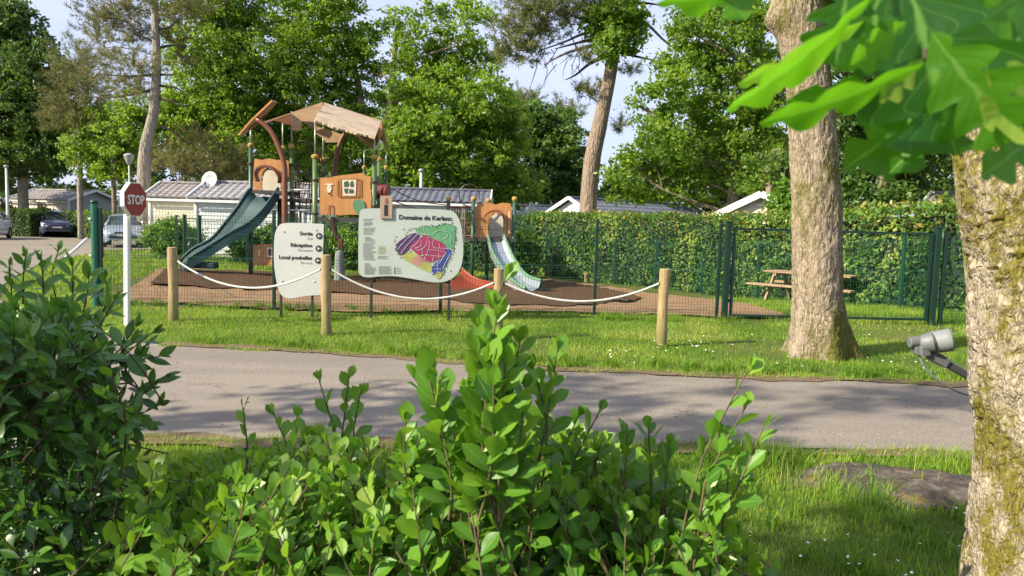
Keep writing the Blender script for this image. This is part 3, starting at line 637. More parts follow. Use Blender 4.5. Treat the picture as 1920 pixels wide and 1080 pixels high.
def gate(label, A, B, H, posts=.047, name='double_gate'):
    A = np.asarray(A, float); B = np.asarray(B, float); c = (A + B) / 2; g = float(tz(*c)); d = (B - A) / np.linalg.norm(B - A); rz = math.atan2(d[1], d[0])
    root = thing(name, (c[0], c[1], g), label, 'gate')
    for q in (A, B):
        mb = MB(); gg = float(tz(*q)); mb.box((q[0], q[1], gg + H / 2 - .05), (posts * 2, posts * 2, H + .1), rz); mb.box((q[0], q[1], gg + H + .015), (posts * 2.3, posts * 2.3, .03), rz)
        p_ = mb.build('gate_post', m_greend, root, bevel=.01)
        for h in (.35, 1.25):
            s = 1 if q is A else -1
            MB().box((*(q + d * s * (posts + .03)), gg + h), (.07, .04, .06), rz).build('hinge', m_greend, p_)
    a = A + d * (posts + .06); b = B - d * (posts + .06)
    za, zb = float(tz(*a)), float(tz(*b)); f = MB(); w = .045
    for q, z in ((a, za), (b, zb)): f.box((*q, z + .08 + (H - .16) / 2), (w, w, H - .16), rz)
    for h in (.10, H - .10): f.beam((*(a + d * .0225), za + h), (*(b - d * .0225), zb + h), w * .9, w * .9)
    f.build('gate_frame', m_greend, root)
    wires(a + d * .03, b - d * .03, .12, H - .12, (.7,), .05, .0027).build('wire_panel', m_wire, root, kind='stuff')
    return root
A1, B1 = [np.array(P(x, 590, 12.72 if x < 1500 else 12.9)[:2]) for x in (1358, 1747)]
gate('wide green framed mesh gate behind the thick oak trunk', A1, B1, 1.68)
F5 = np.array([13.5, 13.1]); F5b = np.array([10.4, 13.05])
fence('short green mesh fence between the wide gate and the mossy trunk', [B1 + np.array([.16, .02]), F5b, F5], 1.62, .03)
# tall corner post with its own hinge pins
c = P(178, 450, 12.3); r0 = thing('corner_post', (c[0], c[1], 0), 'tall thick green post with a cap, beside the left-hand hedge and the stop sign', 'post')
MB().tube([(c[0], c[1], -.1), (c[0], c[1], 1.7)], .056, 18).build('post', m_greenl, r0, smooth=False)
MB().lathe((c[0], c[1], 1.7), [(0, .06), (.03, .062), (.05, .05), (.065, .02)], 18).build('cap', m_greend, r0, smooth=True)
MB().box((c[0] + .085, c[1] + .01, .8), (.05, .05, 1.66)).build('side_bar', m_greend, r0, bevel=.005)
for h in (.35, .85, 1.45): MB().box((c[0] - .05, c[1] - .05, h), (.05, .03, .04)).build('clamp', m_post, r0, bevel=.004)
# back fence of the play area
BF = [tuple(P(187, 450, yy)[:2]) for yy in (12.9, 15.5, 18, 20.5, 23)] + [tuple(P(192, 450, 26.6)[:2]), (-11.9, 26.4)]
BF2 = [(-11.0, 26.2), (-9.4, 26.4), (-7, 26.9), (-4.5, 27.4), (-2, 27.9), (0.3, 28.2)]
fence('green mesh fence running back from the tall thick corner post to the small gate', BF, 1.6, .03, pitch=.06, wr=.003)
fence('green mesh fence on the far side of the play area, before the mobile homes', BF2, 1.6, .03, pitch=.06, wr=.003)
rb = [G(x, y)[:2] for x, y in ((1025, 523), (1087, 526), (1155, 532), (1232, 538), (1320, 546), (1425, 558), (1560, 575), (1697, 594))]
rb = [np.array([*P(px, 450, Yd)[:2]]) for px, Yd in ((1025, 27.6), (1087, 26.4), (1155, 25), (1232, 23.6), (1320, 22.2), (1425, 20.2), (1560, 18), (1697, 16))]
fence('green mesh fence running in front of the clipped hedge', rb + [np.array([10.3, 13.4])], 1.6, .032, pitch=.06, wr=.0028, mat=m_green)
ga = P(346, 430, 26.2)[:2]; gb = P(374, 430, 25.4)[:2]
gate('small dark green gate by the bright bush behind the play area', ga, gb, 1.62, .05, name='small_gate')
# ------------------------------------------------------------------ timber bollards, ropes
m_log, nt = newmat('round_timber')
n1 = noise(nt, 14, 5, .7, stretch=(3, 3, .18)); n2 = noise(nt, 2.2, 4, .6)
t = nt.nodes.new('ShaderNodeTexCoord'); sp = nt.nodes.new('ShaderNodeSeparateXYZ'); nt.links.new(t.outputs['Object'], sp.inputs[0])
c = ramp(nt, n1, [(.3, (.20, .135, .065)), (.5, (.34, .25, .13)), (.72, (.46, .36, .20))])
zz = nt.nodes.new('ShaderNodeMath'); zz.operation = 'MULTIPLY_ADD'; zz.inputs[1].default_value = .5; nt.links.new(n2, zz.inputs[0]); nt.links.new(sp.outputs['Z'], zz.inputs[2])
c = mixc(nt, ramp(nt, zz.outputs[0], [(.30, (.7, .7, .7)), (.75, (0, 0, 0))]), c, (.13, .14, .035))
finish(nt, c, .85, n1, .5, .01, spec=.2)
m_rope = simple('white_rope', (.60, .60, .56), (.48, .48, .44), scale=60, rough=.8, bump=.5)
m_hole = simple('dark_hole', (.01, .008, .006), rough=.9)
BOL = [(325, 603, 1.08, 'timber bollard nearest the stop sign'), (611, 630, 1.08, 'timber bollard standing before the arrow sign'), (933, 628, .96, 'timber bollard rising behind the tall leafy shoot'), (1240, 652, 1.03, 'timber bollard between the tall leafy shoot and the big oak trunk')]
bp = []
for k, (px, py, H, lab) in enumerate(BOL):
    Yd = [10.9, 10.0, 10.0, 9.8][k]; q = P(px, py, Yd); x, y = q[0], q[1]; z = float(tz(x, y))
    r = thing('timber_bollard', (x, y, z), lab, 'bollard', 'timber bollards linked by white rope')
    hs = np.linspace(-.1, H, 16); R = .068 + .004 * np.sin(hs * 9 + k * 2) + .002 * np.sin(hs * 23 + k)
    px_ = x + .006 * np.sin(hs * 4 + k); pts = np.stack([px_, np.full(16, y), z + hs], 1)
    b = MB(); b.tube(np.concatenate([pts, pts[-1:] + [0, 0, .006]]), np.concatenate([R, [R[-1] - .010]]), 24); b.build('log', m_log, r, smooth=False)
    for s in (-1, 1):
        MB().lathe((x + s * .058, y - .02, z + H - .19), [(0, .018), (.016, .018)], 12, axis=(s, -.35, 0)).build('rope_hole', m_hole, r)
    bp.append((x, y, z + H - .19))
for k in range(3):
    a = np.array(bp[k]) + [.075, -.02, 0]; b = np.array(bp[k + 1]) + [-.075, -.02, 0]; sag = [.32, .30, .24][k]
    t = np.linspace(0, 1, 40); pts = a + (b - a) * t[:, None]; pts[:, 2] -= sag * 4 * t * (1 - t)
    pts = np.concatenate([[a + [-.06, .01, .0]], pts, [b + [.06, .01, 0]]])
    T_r = np.linspace(0, len(pts) - 1, 420); pf = np.stack([np.interp(T_r, np.arange(len(pts)), pts[:, i]) for i in range(3)], 1)
    sg = np.concatenate([[0], np.cumsum(np.linalg.norm(np.diff(pf, axis=0), axis=1))]); mb = MB()
    for j in range(3):
        an_ = sg * 2 * math.pi / .11 + j * 2.094; mb.tube(pf + np.stack([np.zeros(420), np.cos(an_), np.sin(an_)], 1) * .0070, .0092, 5)
    o = mb.build('sagging_rope', m_rope, smooth=True)
    tag(o, ['white rope hanging from the bollard beside the stop sign to the arrow sign bollard', 'white rope sagging below the map board', 'white rope between the leafy shoot and the last bollard'][k], 'rope')
a = P(161, 449, 16); b = P(124, 482, 14.6); o = MB().tube([P(164, 446, 16.1), a, P(143, 466, 15.3), b, P(118, 489, 14.4)], [.015, .028, .028, .028, .028], 12).build('white_pole', m_white, smooth=True)
tag(o, 'thick white pole slanting down to the grass beside the side road', 'pole')
# ------------------------------------------------------------------ stop sign
m_red = simple('sign_red', (.29, .036, .022), (.24, .033, .022), scale=4, rough=.55, bump=0)
m_sw = simple('sign_white', (.74, .72, .69), (.66, .64, .60), scale=3, rough=.5, bump=.02)
q = P(238, 612, 10.3); x, y = q[0], q[1]; r = thing('stop_sign', (x, y, 0), 'red octagonal stop sign on a white square post', 'road sign')
lean = .025
MB().beam((x, y, -.1), (x + lean, y, 1.55), .062, .070, up=(0, 1, 0)).build('post', m_sw, r, bevel=.006)
sc_ = P(246, 374, 10.27); an = rad(81); su = np.array([math.cos(an), math.sin(an), 0]); sn_ = np.array([math.sin(an), -math.cos(an), 0])
def octo(c, R): return [c + su * R * math.cos(t) + np.array([0, 0, R * math.sin(t)]) for t in [math.pi / 8 + k * math.pi / 4 for k in range(8)]]
MB().prism(octo(sc_, .25), sn_ * .065).build('sign_board', m_sw, r, bevel=.004)
MB().prism(octo(sc_ + sn_ * .066, .236), sn_ * .006).build('red_face', m_red, r)
text('lettering', 'STOP', sc_ + sn_ * .074 - [0, 0, .062], .175, m_sw, r, 'CENTER', bold=.004, squash=.84).rotation_euler = (math.pi / 2, 0, an)
# ------------------------------------------------------------------ arrow sign and map board
m_sign = simple('sign_panel_white', (.52, .52, .49), (.47, .48, .46), scale=2, rough=.42, bump=.02)
m_sign2 = simple('map_panel_white', (.40, .44, .405), (.36, .40, .37), scale=2, rough=.42, bump=.02)
m_ink = simple('black_print', (.015, .015, .015), rough=.5, bump=0); m_gink = simple('grey_print', (.30, .31, .29), rough=.5, bump=0); m_lgink = simple('light_grey_print', (.44, .44, .42), rough=.5, bump=0)
m_steel = simple('dark_sign_post', (.03, .04, .035), rough=.4)
m_bolt = simple('bolt_metal', (.35, .35, .35), rough=.3, metal=.7)
def smoothpoly(pts, it=2):
    p = np.asarray(pts, float)
    for _ in range(it):
        n = np.roll(p, -1, 0); p = np.stack([p * .75 + n * .25, p * .25 + n * .75], 1).reshape(-1, 2)
    return p
YS = 11.6; kS = YS / 1400
S1 = [(524, 421), (531, 418.5), (545, 417.5), (600, 419.5), (607, 420), (607, 421), (606, 460), (602, 551), (601, 553), (597, 553), (582, 554), (563, 556), (546, 560), (534, 558.5), (524, 550), (518, 528), (513, 492), (514, 444), (518, 430)]
c = P(557, 590, YS); r = thing('direction_sign', (c[0], c[1], 0), 'white direction sign with three black arrow discs beside the map board', 'sign')
MB().prism(pp(smoothpoly(S1, 1), YS), (0, .02, 0)).build('sign_board', m_sign, r)
for x0 in (527, 586): t = P(x0, 500, YS + .05); MB().box((t[0], t[1], .5), (.035, .035, 1.1)).build('leg', m_steel, r, bevel=.004)
fy = YS - .004
for (x0, y0) in ((598.3, 442.5), (597.5, 466), (596.5, 488.5)):
    t = P(x0, y0, fy); d_ = MB().lathe(t, [(0, 5.9 * kS), (.003, 5.9 * kS)], 28, axis=(0, -1, 0)).build('arrow_disc', m_ink, r)
    ar = MB(); t2 = t + [0, -.0045, 0]; s = 3.3 * kS
    ar.beam(t2 + [-s * .6, 0, 0], t2 + [s, 0, 0], .0015, s * .32); 
    for sg in (-1, 1): ar.beam(t2 + [-s * .9, 0, -sg * s * .1], t2 + [0, 0, sg * s * .85], .0017, s * .34)
    ar.build('arrow', m_sw, d_)
for body, xr, yb, sz, mt in (('Sortie', 586, 441.5, .083, m_ink), ('Exit', 586, 449.5, .055, m_lgink), ('Réception', 585.5, 463.5, .083, m_ink), ('Reception', 585.5, 471.5, .055, m_lgink), ('Local poubelles', 585, 487, .083, m_ink), ('Bin area', 585, 495, .055, m_lgink)):
    text('lettering', body, P(xr, yb, fy), sz, mt, r, 'RIGHT', bold=.0018 if mt is m_ink else 0)
for x0, y0 in ((532, 434), (593, 431), (529, 527), (589, 528)): MB().lathe(P(x0, y0, fy), [(0, .011), (.006, .011), (.009, .006)], 10, axis=(0, -1, 0)).build('bolt', m_bolt, r)
S2 = [(682, 390.5), (676, 394), (673, 403), (672, 440), (671.5, 504), (674, 515), (685, 521), (717, 517.6), (741, 517.6), (772, 522.5), (803, 528.5), (825, 530), (842, 526), (856, 516), (865, 500), (869, 475.5), (868, 451.5), (865, 422.6), (859, 406), (850, 396), (837, 393), (760, 391)]
c = P(770, 590, YS); r = thing('map_board', (c[0], c[1], 0), 'large pale board showing a coloured site plan, on dark legs', 'map board')
MB().prism(pp(smoothpoly(S2, 1), YS), (0, .02, 0)).build('sign_board', m_sign2, r)
for x0 in (697, 843): t = P(x0, 500, YS + .05); MB().box((t[0], t[1], .5), (.04, .04, 1.15)).build('leg', m_steel, r, bevel=.004)
text('lettering', 'Domaine de Kerlann', P(747.5, 411, fy), .098, m_ink, r, 'LEFT', bold=.0026)
W3 = lambda X, Y2: (500 + X / 4.155, 360 + Y2 / 4.155)
def mappoly(name, pts, mat, off, it=1):
    p = [W3(*q) for q in (smoothpoly(pts, it) if it else pts)]; return MB().prism(pp(p, fy - off), (0, .0012, 0)).build(name, mat, r)
m_mg = simple('map_green', (.10, .30, .14), rough=.5, bump=0); m_mp = simple('map_purple', (.085, .035, .12), rough=.5, bump=0); m_mc = simple('map_crimson', (.30, .03, .10), rough=.5, bump=0)
m_mb = simple('map_blue', (.03, .06, .26), rough=.5, bump=0); m_my = simple('map_lime', (.34, .36, .10), rough=.5, bump=0); m_mk = simple('map_pink', (.42, .2, .18), rough=.5, bump=0); m_md = simple('map_tree_green', (.04, .09, .045), rough=.5, bump=0)
mappoly('map_zone', [(1050, 470), (1110, 455), (1190, 495), (1290, 560), (1290, 640), (1180, 590), (1100, 545), (1045, 500)], m_my, 0)
mappoly('map_zone', [(1120, 530), (1180, 490), (1230, 530), (1200, 575), (1165, 580)], m_mk, .0015)
mappoly('map_zone', [(1150, 292), (1230, 272), (1300, 272), (1370, 252), (1430, 252), (1465, 275), (1468, 300), (1460, 445), (1405, 445), (1392, 400), (1300, 372), (1255, 340), (1190, 335)], m_mg, .0015)
mappoly('map_zone', [(1150, 310), (1205, 345), (1150, 400), (1095, 470), (1050, 500), (1005, 455), (1015, 395), (1080, 350)], m_mp, .0015)
mappoly('map_zone', [(1240, 332), (1300, 365), (1385, 400), (1402, 440), (1385, 500), (1340, 525), (1275, 552), (1220, 535), (1185, 500), (1140, 455), (1110, 430), (1150, 390), (1205, 350)], m_mc, .003)
mappoly('map_zone', [(1395, 440), (1450, 455), (1385, 585), (1350, 640), (1285, 635), (1290, 565), (1385, 510)], m_mb, .003)
mappoly('map_zone', [(1315, 630), (1350, 618), (1368, 640), (1350, 680), (1315, 668)], m_my, .0045)
mk = MB()
for s in [[(1205, 350), (1170, 400), (1130, 430), (1110, 470)], [(1150, 310), (1060, 400), (1020, 450)], [(1180, 325), (1095, 415), (1045, 480)], [(1250, 345), (1270, 400), (1255, 470), (1225, 530)], [(1300, 368), (1300, 430), (1395, 440)], [(1150, 420), (1180, 455), (1240, 420), (1250, 380)], [(1195, 500), (1240, 490), (1330, 500), (1385, 500)], [(1260, 450), (1330, 455), (1390, 470)], [(1345, 400), (1350, 440)], [(1290, 545), (1300, 500)], [(1340, 470), (1345, 520)], [(1170, 300), (1230, 330), (1290, 335), (1330, 300), (1400, 310), (1440, 330), (1430, 400)], [(1220, 290), (1240, 330)], [(1330, 350), (1370, 370), (1410, 345), (1390, 300), (1370, 285)], [(1395, 440), (1450, 450)], [(1400, 470), (1340, 560), (1295, 575)], [(1430, 480), (1370, 600)], [(1300, 600), (1360, 600)], [(1330, 540), (1335, 630)], [(1120, 440), (1190, 500), (1290, 560)], [(1210, 440), (1215, 500)], [(1185, 330), (1240, 335)], [(1160, 440), (1200, 420), (1205, 380)]]:
    p = spline(pp([W3(*q) for q in s], fy - .0065), 10)
    for k in range(9): mk.beam(p[k], p[k + 1], .001, .0055, up=(0, 1, 0)) if False else mk.tube(p[k:k + 2], .0028, 4)
mk.build('map_road_lines', m_sign, r, kind='stuff')
mk = MB(); rr = np.random.default_rng(3); bd = [(1000, 360), (1010, 410), (1000, 440), (1030, 480), (1045, 505), (1080, 340), (1110, 300), (1150, 285), (1230, 266), (1320, 268), (1380, 248), (1440, 248), (1470, 280), (1472, 360), (1465, 440), (1455, 470), (1400, 570), (1370, 640), (1290, 640)]
for k in range(len(bd) - 1):
    if math.dist(bd[k], bd[k + 1]) > 130: continue
    for t in np.linspace(0, 1, max(2, int(math.dist(bd[k], bd[k + 1]) / 9))):
        q = np.array(bd[k]) * (1 - t) + np.array(bd[k + 1]) * t + rr.normal(0, 4, 2); mk.lathe(P(*W3(*q), fy - .004), [(0, rr.uniform(.006, .012)), (.001, .006)], 6, axis=(0, -1, 0))
mk.build('map_tree_dots', m_md, r, kind='stuff')
mk = MB()
def lines(x0, x1, y0, y1, st, wv):
    y = y0
    while y < y1:
        a = P(*W3(x0, y), fy - .001); b = P(*W3(x1 - rr.uniform(0, wv), y), fy - .001); mk.beam(a, b, .0008, .0065, up=(0, 0, 1)); y += st
lines(750, 835, 210, 220, 9, 20); lines(752, 830, 232, 262, 9, 30); lines(750, 850, 278, 330, 10, 40); lines(762, 852, 350, 395, 9, 50); lines(748, 852, 400, 510, 9, 40); lines(755, 852, 518, 530, 9, 20); lines(760, 830, 555, 585, 9, 30); lines(760, 860, 590, 640, 8, 30); lines(862, 950, 500, 525, 9, 30); lines(870, 975, 580, 640, 8, 30); lines(1005, 1055, 592, 636, 13, 15)
mk.build('legend_text', m_gink, r, kind='stuff')
mk = MB(); lines(865, 945, 425, 490, 11, 30); mk.build('legend_text', m_my, r, kind='stuff')
mk = MB()
for y in (592, 605, 618, 631): mk.lathe(P(*W3(996, y), fy - .001), [(0, .010), (.001, .010)], 8, axis=(0, -1, 0))
mk.build('legend_dots', m_ink, r, kind='stuff')
for q in ((1437, 215), (1430, 612), (1060, 285)): MB().lathe(P(*W3(*q), fy), [(0, .011), (.006, .011), (.009, .006)], 10, axis=(0, -1, 0)).build('bolt', m_bolt, r)
m_oakw = simple('pale_plank', (.36, .26, .19), (.28, .2, .145), scale=20, stretch=(1, 1, .12), rough=.7)
eb = MB().prism(pp([(713, 367), (736, 367), (735, 410), (712.5, 409.5)], YS - .03), (0, .022, 0)).build('emblem_board', m_oakw, r, bevel=.003)
MB().prism(pp([(720.5, 384), (727, 384), (727, 404.5), (720, 404.5)], YS - .034), (0, .004, 0)).build('emblem_slot', m_ink, eb)
MB().lathe(P(724.5, 378.5, YS - .032), [(0, .026), (.004, .026)], 16, axis=(0, -1, 0)).build('emblem_disc', simple('dull_red', (.28, .09, .08)), eb)
MB().prism(pp([(722, 375), (724.5, 371), (727, 375)], YS - .037), (0, .003, 0)).build('emblem_tip', m_red, eb)
# ------------------------------------------------------------------ picnic table
m_tim = simple('weathered_timber', (.40, .27, .16), (.26, .17, .10), scale=10, stretch=(.6, 3, 3), rough=.85, bump=.4)
L0 = P(1447, 520, 18.6); R0 = P(1600, 536, 17.2); c = (L0 + R0) / 2; g = float(tz(c[0], c[1])); d = (R0 - L0)[:2]; d /= np.linalg.norm(d); n = np.array([d[1], -d[0]]); rz = math.atan2(d[1], d[0])
r = thing('picnic_table', (c[0], c[1], g), 'weathered wooden picnic table with attached benches, inside the gate behind the oak', 'picnic table')
T_ = lambda s, t, z: np.array([c[0] + d[0] * s + n[0] * t, c[1] + d[1] * s + n[1] * t, g + z])
for k in range(5): MB().box(T_(0, (k - 2) * .145, .74), (2.1, .13, .04), rz).build('tabletop_plank', m_tim, r, bevel=.004)
for s in (-1, 1):
    for k in (0, 1): MB().box(T_(0, s * (.62 + k * .14), .44), (2.5, .125, .045), rz).build('seat_plank', m_tim, r, bevel=.004)
for s in (-.8, .8):
    for t in (-1, 1): MB().beam(T_(s, t * .70, 0), T_(s, t * .22, .72), .05, .10).build('leg', m_tim, r)
    MB().box(T_(s + .055, 0, .385), (.045, 1.5, .09), rz).build('crossbeam', m_tim, r); MB().box(T_(s + .055, 0, .685), (.045, .68, .07), rz).build('crossbeam', m_tim, r)
# ------------------------------------------------------------------ rock
m_rock, nt = newmat('mossy_rock')
n1 = noise(nt, 9, 7, .75); n2 = noise(nt, 3.2, 5, .7); t = nt.nodes.new('ShaderNodeNewGeometry')
cc = ramp(nt, n1, [(.3, (.025, .021, .018)), (.5, (.08, .065, .053)), (.7, (.20, .17, .14))])
cc = mixc(nt, ramp(nt, n2, [(.54, (0, 0, 0)), (.64, (1, 1, 1))]), cc, (.16, .12, .02))
finish(nt, cc, .9, n1, .8, .03, spec=.2)
c = np.array([2.60, 4.52, -.02]); nu, nv_ = 90, 44; th = np.linspace(0, 2 * math.pi, nu, endpoint=False); ph = np.linspace(0, math.pi / 2 * 1.15, nv_)
D = np.stack([np.cos(th)[:, None] * np.sin(ph), np.sin(th)[:, None] * np.sin(ph), np.cos(ph) + 0 * th[:, None]], -1)
N = D.reshape(-1, 3); q = 1 + .55 * (fbm(N + 5, 1.1, 3, 71) - .5) + .12 * (fbm(N + 9, 5, 4, 72) - .5)
V = N * q[:, None] * [.76, .36, .115]; a = rad(-16); V = np.stack([V[:, 0] * math.cos(a) - V[:, 1] * math.sin(a), V[:, 0] * math.sin(a) + V[:, 1] * math.cos(a), V[:, 2]], 1)
V[:, 2] = np.minimum(V[:, 2], .20 - .10 * V[:, 0]) + .05 * (fbm(N, 7, 5, 74) - .5)
idx = np.arange(nu * nv_).reshape(nu, nv_); F = np.stack([idx[:, :-1], np.roll(idx, -1, 0)[:, :-1], np.roll(idx, -1, 0)[:, 1:], idx[:, 1:]], -1).reshape(-1, 4)
o = mobj('mossy_rock', V + c, F[:, ::-1], m_rock, smooth=True); tag(o, 'long low grey rock with ochre moss in the grass by the road', 'rock')
# ------------------------------------------------------------------ dish arm with receiver head, near the trunk
m_lnb = simple('receiver_plastic', (.15, .156, .165), (.13, .135, .14), rough=.5, bump=.03, scale=8); m_lnbc = simple('receiver_cap', (.24, .26, .27), (.22, .24, .245), rough=.45, bump=.0)
m_alu = simple('grey_arm', (.20, .21, .23), (.17, .18, .2), rough=.3, bump=0, metal=.6)
YL = 1.9; q = P(1750, 655, YL); r = thing('satellite_receiver_arm', q, 'grey satellite receiver head on a metal arm sticking out behind the mossy trunk', 'antenna')
ax = P(1780, 637, YL - .015) - P(1725, 645, YL + .01); ax /= np.linalg.norm(ax); k = YL / 1400
MB().lathe(P(1749, 642, YL), [(0, 19 * k), (.004, 20.5 * k), (24 * k, 21.5 * k), (30 * k, 21 * k), (33 * k, 19 * k), (34 * k, 3 * k)], 32, axis=ax).build('receiver_cap', m_lnbc, r, smooth=False, bevel=.0015)
MB().lathe(P(1724, 645, YL), [(0, 11 * k), (3 * k, 15 * k), (8 * k, 17 * k), (16 * k, 19 * k), (23 * k, 20 * k), (23.5 * k, 16 * k), (26 * k, 16 * k)], 28, axis=ax).build('receiver_body', m_lnb, r, smooth=False, bevel=.001)
MB().lathe(P(1704, 642, YL), [(0, 9 * k), (1 * k, 10 * k), (17 * k, 10.5 * k), (22 * k, 8 * k)], 20, axis=P(1724, 640, YL) - P(1704, 642, YL)).build('connector', m_lnb, r, bevel=.001)
MB().prism(pp([(1727, 650), (1744, 650), (1747, 668), (1729, 669)], YL - .022), (0, .045, 0)).build('bracket', m_lnb, r, bevel=.003)
MB().prism(pp([(1716, 651), (1727, 650), (1728, 670), (1720, 666)], YL - .012), (0, .026, 0)).build('socket', m_lnb, r, bevel=.003)
MB().beam(P(1744, 664, YL - .0), P(1774, 681, YL), 20 * k, 19 * k).build('clamp_sleeve', m_lnb, r, bevel=.002)
MB().beam(P(1768, 678, YL), P(1900, 752, YL + .02), 15 * k, 14 * k).build('arm', m_alu, r, bevel=.003)
MB().tube(spline([P(1724, 668, YL), P(1733, 687, YL - .01), P(1756, 711, YL - .02), P(1785, 729, YL - .02), P(1815, 740, YL - .01), P(1850, 746, YL)], 26), 2.2 * k, 8).build('cable', m_lnb, r, smooth=True)
# ------------------------------------------------------------------ playground structure
def hdpe(n, c): return simple(n, c, tuple(v * .88 for v in c), scale=3, rough=.45, bump=.04)
m_or = simple('orange_wood_print', (.47, .225, .070), (.38, .175, .054), scale=9, stretch=(1, 1, .15), rough=.5, bump=.1)
m_tan = simple('tan_wood_board', (.40, .255, .135), (.30, .185, .095), scale=9, stretch=(.25, 1, 1), rough=.6, bump=.25)
m_tand = simple('weathered_pale_board', (.48, .36, .235), (.27, .195, .13), scale=12, stretch=(.15, 1, 1), rough=.6, bump=.35, lo=.4, hi=.7)
m_gp = simple('leaf_green_post', (.095, .16, .05), (.075, .13, .04), scale=3, rough=.4, bump=.05)
m_gpd = hdpe('deep_green_post', (.035, .085, .045)); m_yel = hdpe('ochre_collar', (.42, .27, .06)); m_silver = simple('galvanised_pole', (.42, .42, .40), rough=.35, metal=.5)
m_brn = hdpe('red_brown_arch', (.17, .06, .025)); m_dkb = hdpe('dark_brown_bars', (.055, .025, .016)); m_mar = hdpe('maroon_plastic', (.17, .042, .035))
m_teal = simple('dark_teal_slide', (.014, .052, .056), (.011, .04, .044), scale=2, rough=.55, bump=.02, spec=.3, coat=0)
m_crm = hdpe('cream_plate', (.62, .55, .42)); m_gr = hdpe('green_plate', (.10, .22, .12)); m_deck = simple('dark_deck', (.05, .04, .035), rough=.7)
m_rope2 = simple('dark_rope', (.05, .03, .025), rough=.9); m_redp = hdpe('red_plastic', (.27, .05, .022)); m_stl = simple('slide_steel', (.42, .47, .50), (.35, .40, .44), rough=.25, metal=.6, bump=.02)
m_grey = simple('grey_concrete', (.22, .23, .22), (.13, .17, .15), scale=4, rough=.8)
Y0 = 21.6; k0 = Y0 / 1400
gz = lambda p: float(tz(p[0], p[1]))
base = P(590, 480, Y0); root = thing('playground_structure', (base[0], base[1], gz(base)), 'tall climbing frame with slanted plank-print roofs, green posts and slides', 'climbing frame')
def post(px, ytop, Yd, yb=None, w=.062, pole=None, mat=None, collar=True, lean=0):
    t = P(px, ytop, Yd); zb = gz(t) - .1 if yb is None else P(px, yb, Yd)[2]
    o = MB().tube([(t[0] - lean, t[1], zb), (t[0], t[1], t[2])], w, 14).build('post', mat or m_gp, root, smooth=True)
    if collar: MB().lathe((t[0], t[1], t[2] - .02), [(0, w * 1.25), (.05, w * 1.5), (.08, w * 1.5), (.12, w * .8)], 14).build('collar', m_yel, o, smooth=False)
    if pole is not None:
        q = P(px, pole, Yd); MB().tube([(t[0], t[1], t[2]), (q[0], q[1], q[2])], .022, 8).build('pole', m_silver, o, smooth=True)
    return t
YB = Y0 + 1.5
post(470, 274, YB, pole=238, mat=m_gpd); post(530, 280, YB + 1.2, pole=224, mat=m_gpd); post(547, 277, Y0 + .5, pole=209)
post(591, 296, Y0 - .2, pole=228, w=.075); post(606, 301, YB + .8, pole=238, mat=m_gpd); post(702, 297, Y0 - .2, pole=257, w=.07)
post(711, 301, YB, pole=252, w=.06); post(724, 316, YB + 1.5, pole=280, mat=m_gpd, w=.05); post(683, 316, YB + 1.6, pole=282, mat=m_gpd, w=.05)
# clamps round the green posts
for px, py, yy in ((591, 337, Y0 - .2), (702, 341, Y0 - .2), (547, 308, Y0 + .5), (470, 306, YB), (702, 386, Y0 - .2), (591, 400, Y0 - .2)):
    MB().lathe(P(px, py, yy) - [0, 0, .04], [(0, .08), (.0, .10), (.06, .10), (.06, .08)], 14).build('clamp_ring', m_dkb, root)
def arch(pts, Ys, r, mat=m_brn, name='arch'):
    q = np.array([P(x, y, yy) for (x, y), yy in zip(pts, Ys)]); n = 26
    return MB().tube(spline(q, n), np.linspace(r, r * .72, n), 12).build(name, mat, root, smooth=True)
b = P(533, 500, Y0 - .3)
arch([(533, 498), (534, 420), (534, 350), (533, 309), (522, 274), (506, 244), (481, 222)], [Y0 - .3] * 7, .09)
arch([(627, 345), (627, 327), (629, 302), (638, 267), (650, 244)], [YB] * 5, .085)
def board(pts, Ys, thick, mat, name='roof_board', **kw):
    Ys = np.broadcast_to(Ys, (len(pts),)); q = np.array([P(x, y, yy) for (x, y), yy in zip(pts, Ys)])
    n = np.cross(q[1] - q[0], q[2] - q[0]); n /= np.linalg.norm(n)
    if n[1] < 0: n = -n
    return MB().prism(q, n * thick).build(name, mat, root, **kw)
# small slanted roof with its two battens
board([(446, 252), (470, 224), (509, 187), (518, 190), (496, 216), (470, 240), (448, 254)], [Y0 + .2, Y0 - .3, Y0 - .7, Y0 + .9, Y0 + 1.2, Y0 + 1.4, Y0 + 1], .05, m_or)
b1 = board([(463, 246), (467, 240), (500, 212), (497, 218)], Y0 + .3, .05, m_brn, 'batten')
# long ridge beam and hanging boards of the middle roof
MB().beam(P(493, 231, YB), P(606, 193, YB - .6), .06, .05).build('ridge_beam', m_brn, root)
board([(547, 211), (605, 192), (600, 206), (591, 223), (590, 229), (581, 228), (568, 227), (565, 229), (565, 244), (549, 245), (547, 236)], Y0 + .2, .04, m_tan)
board([(508, 226), (548, 210), (547, 237), (533, 233), (524, 228)], YB, .04, m_brn)
board([(566, 229), (592, 222), (596, 231), (590, 240), (580, 236)], YB + .4, .04, m_dkb)
board([(590, 236), (628, 247), (640, 252), (634, 267), (611, 267), (604, 258), (594, 252)], YB + .6, .04, m_tan)
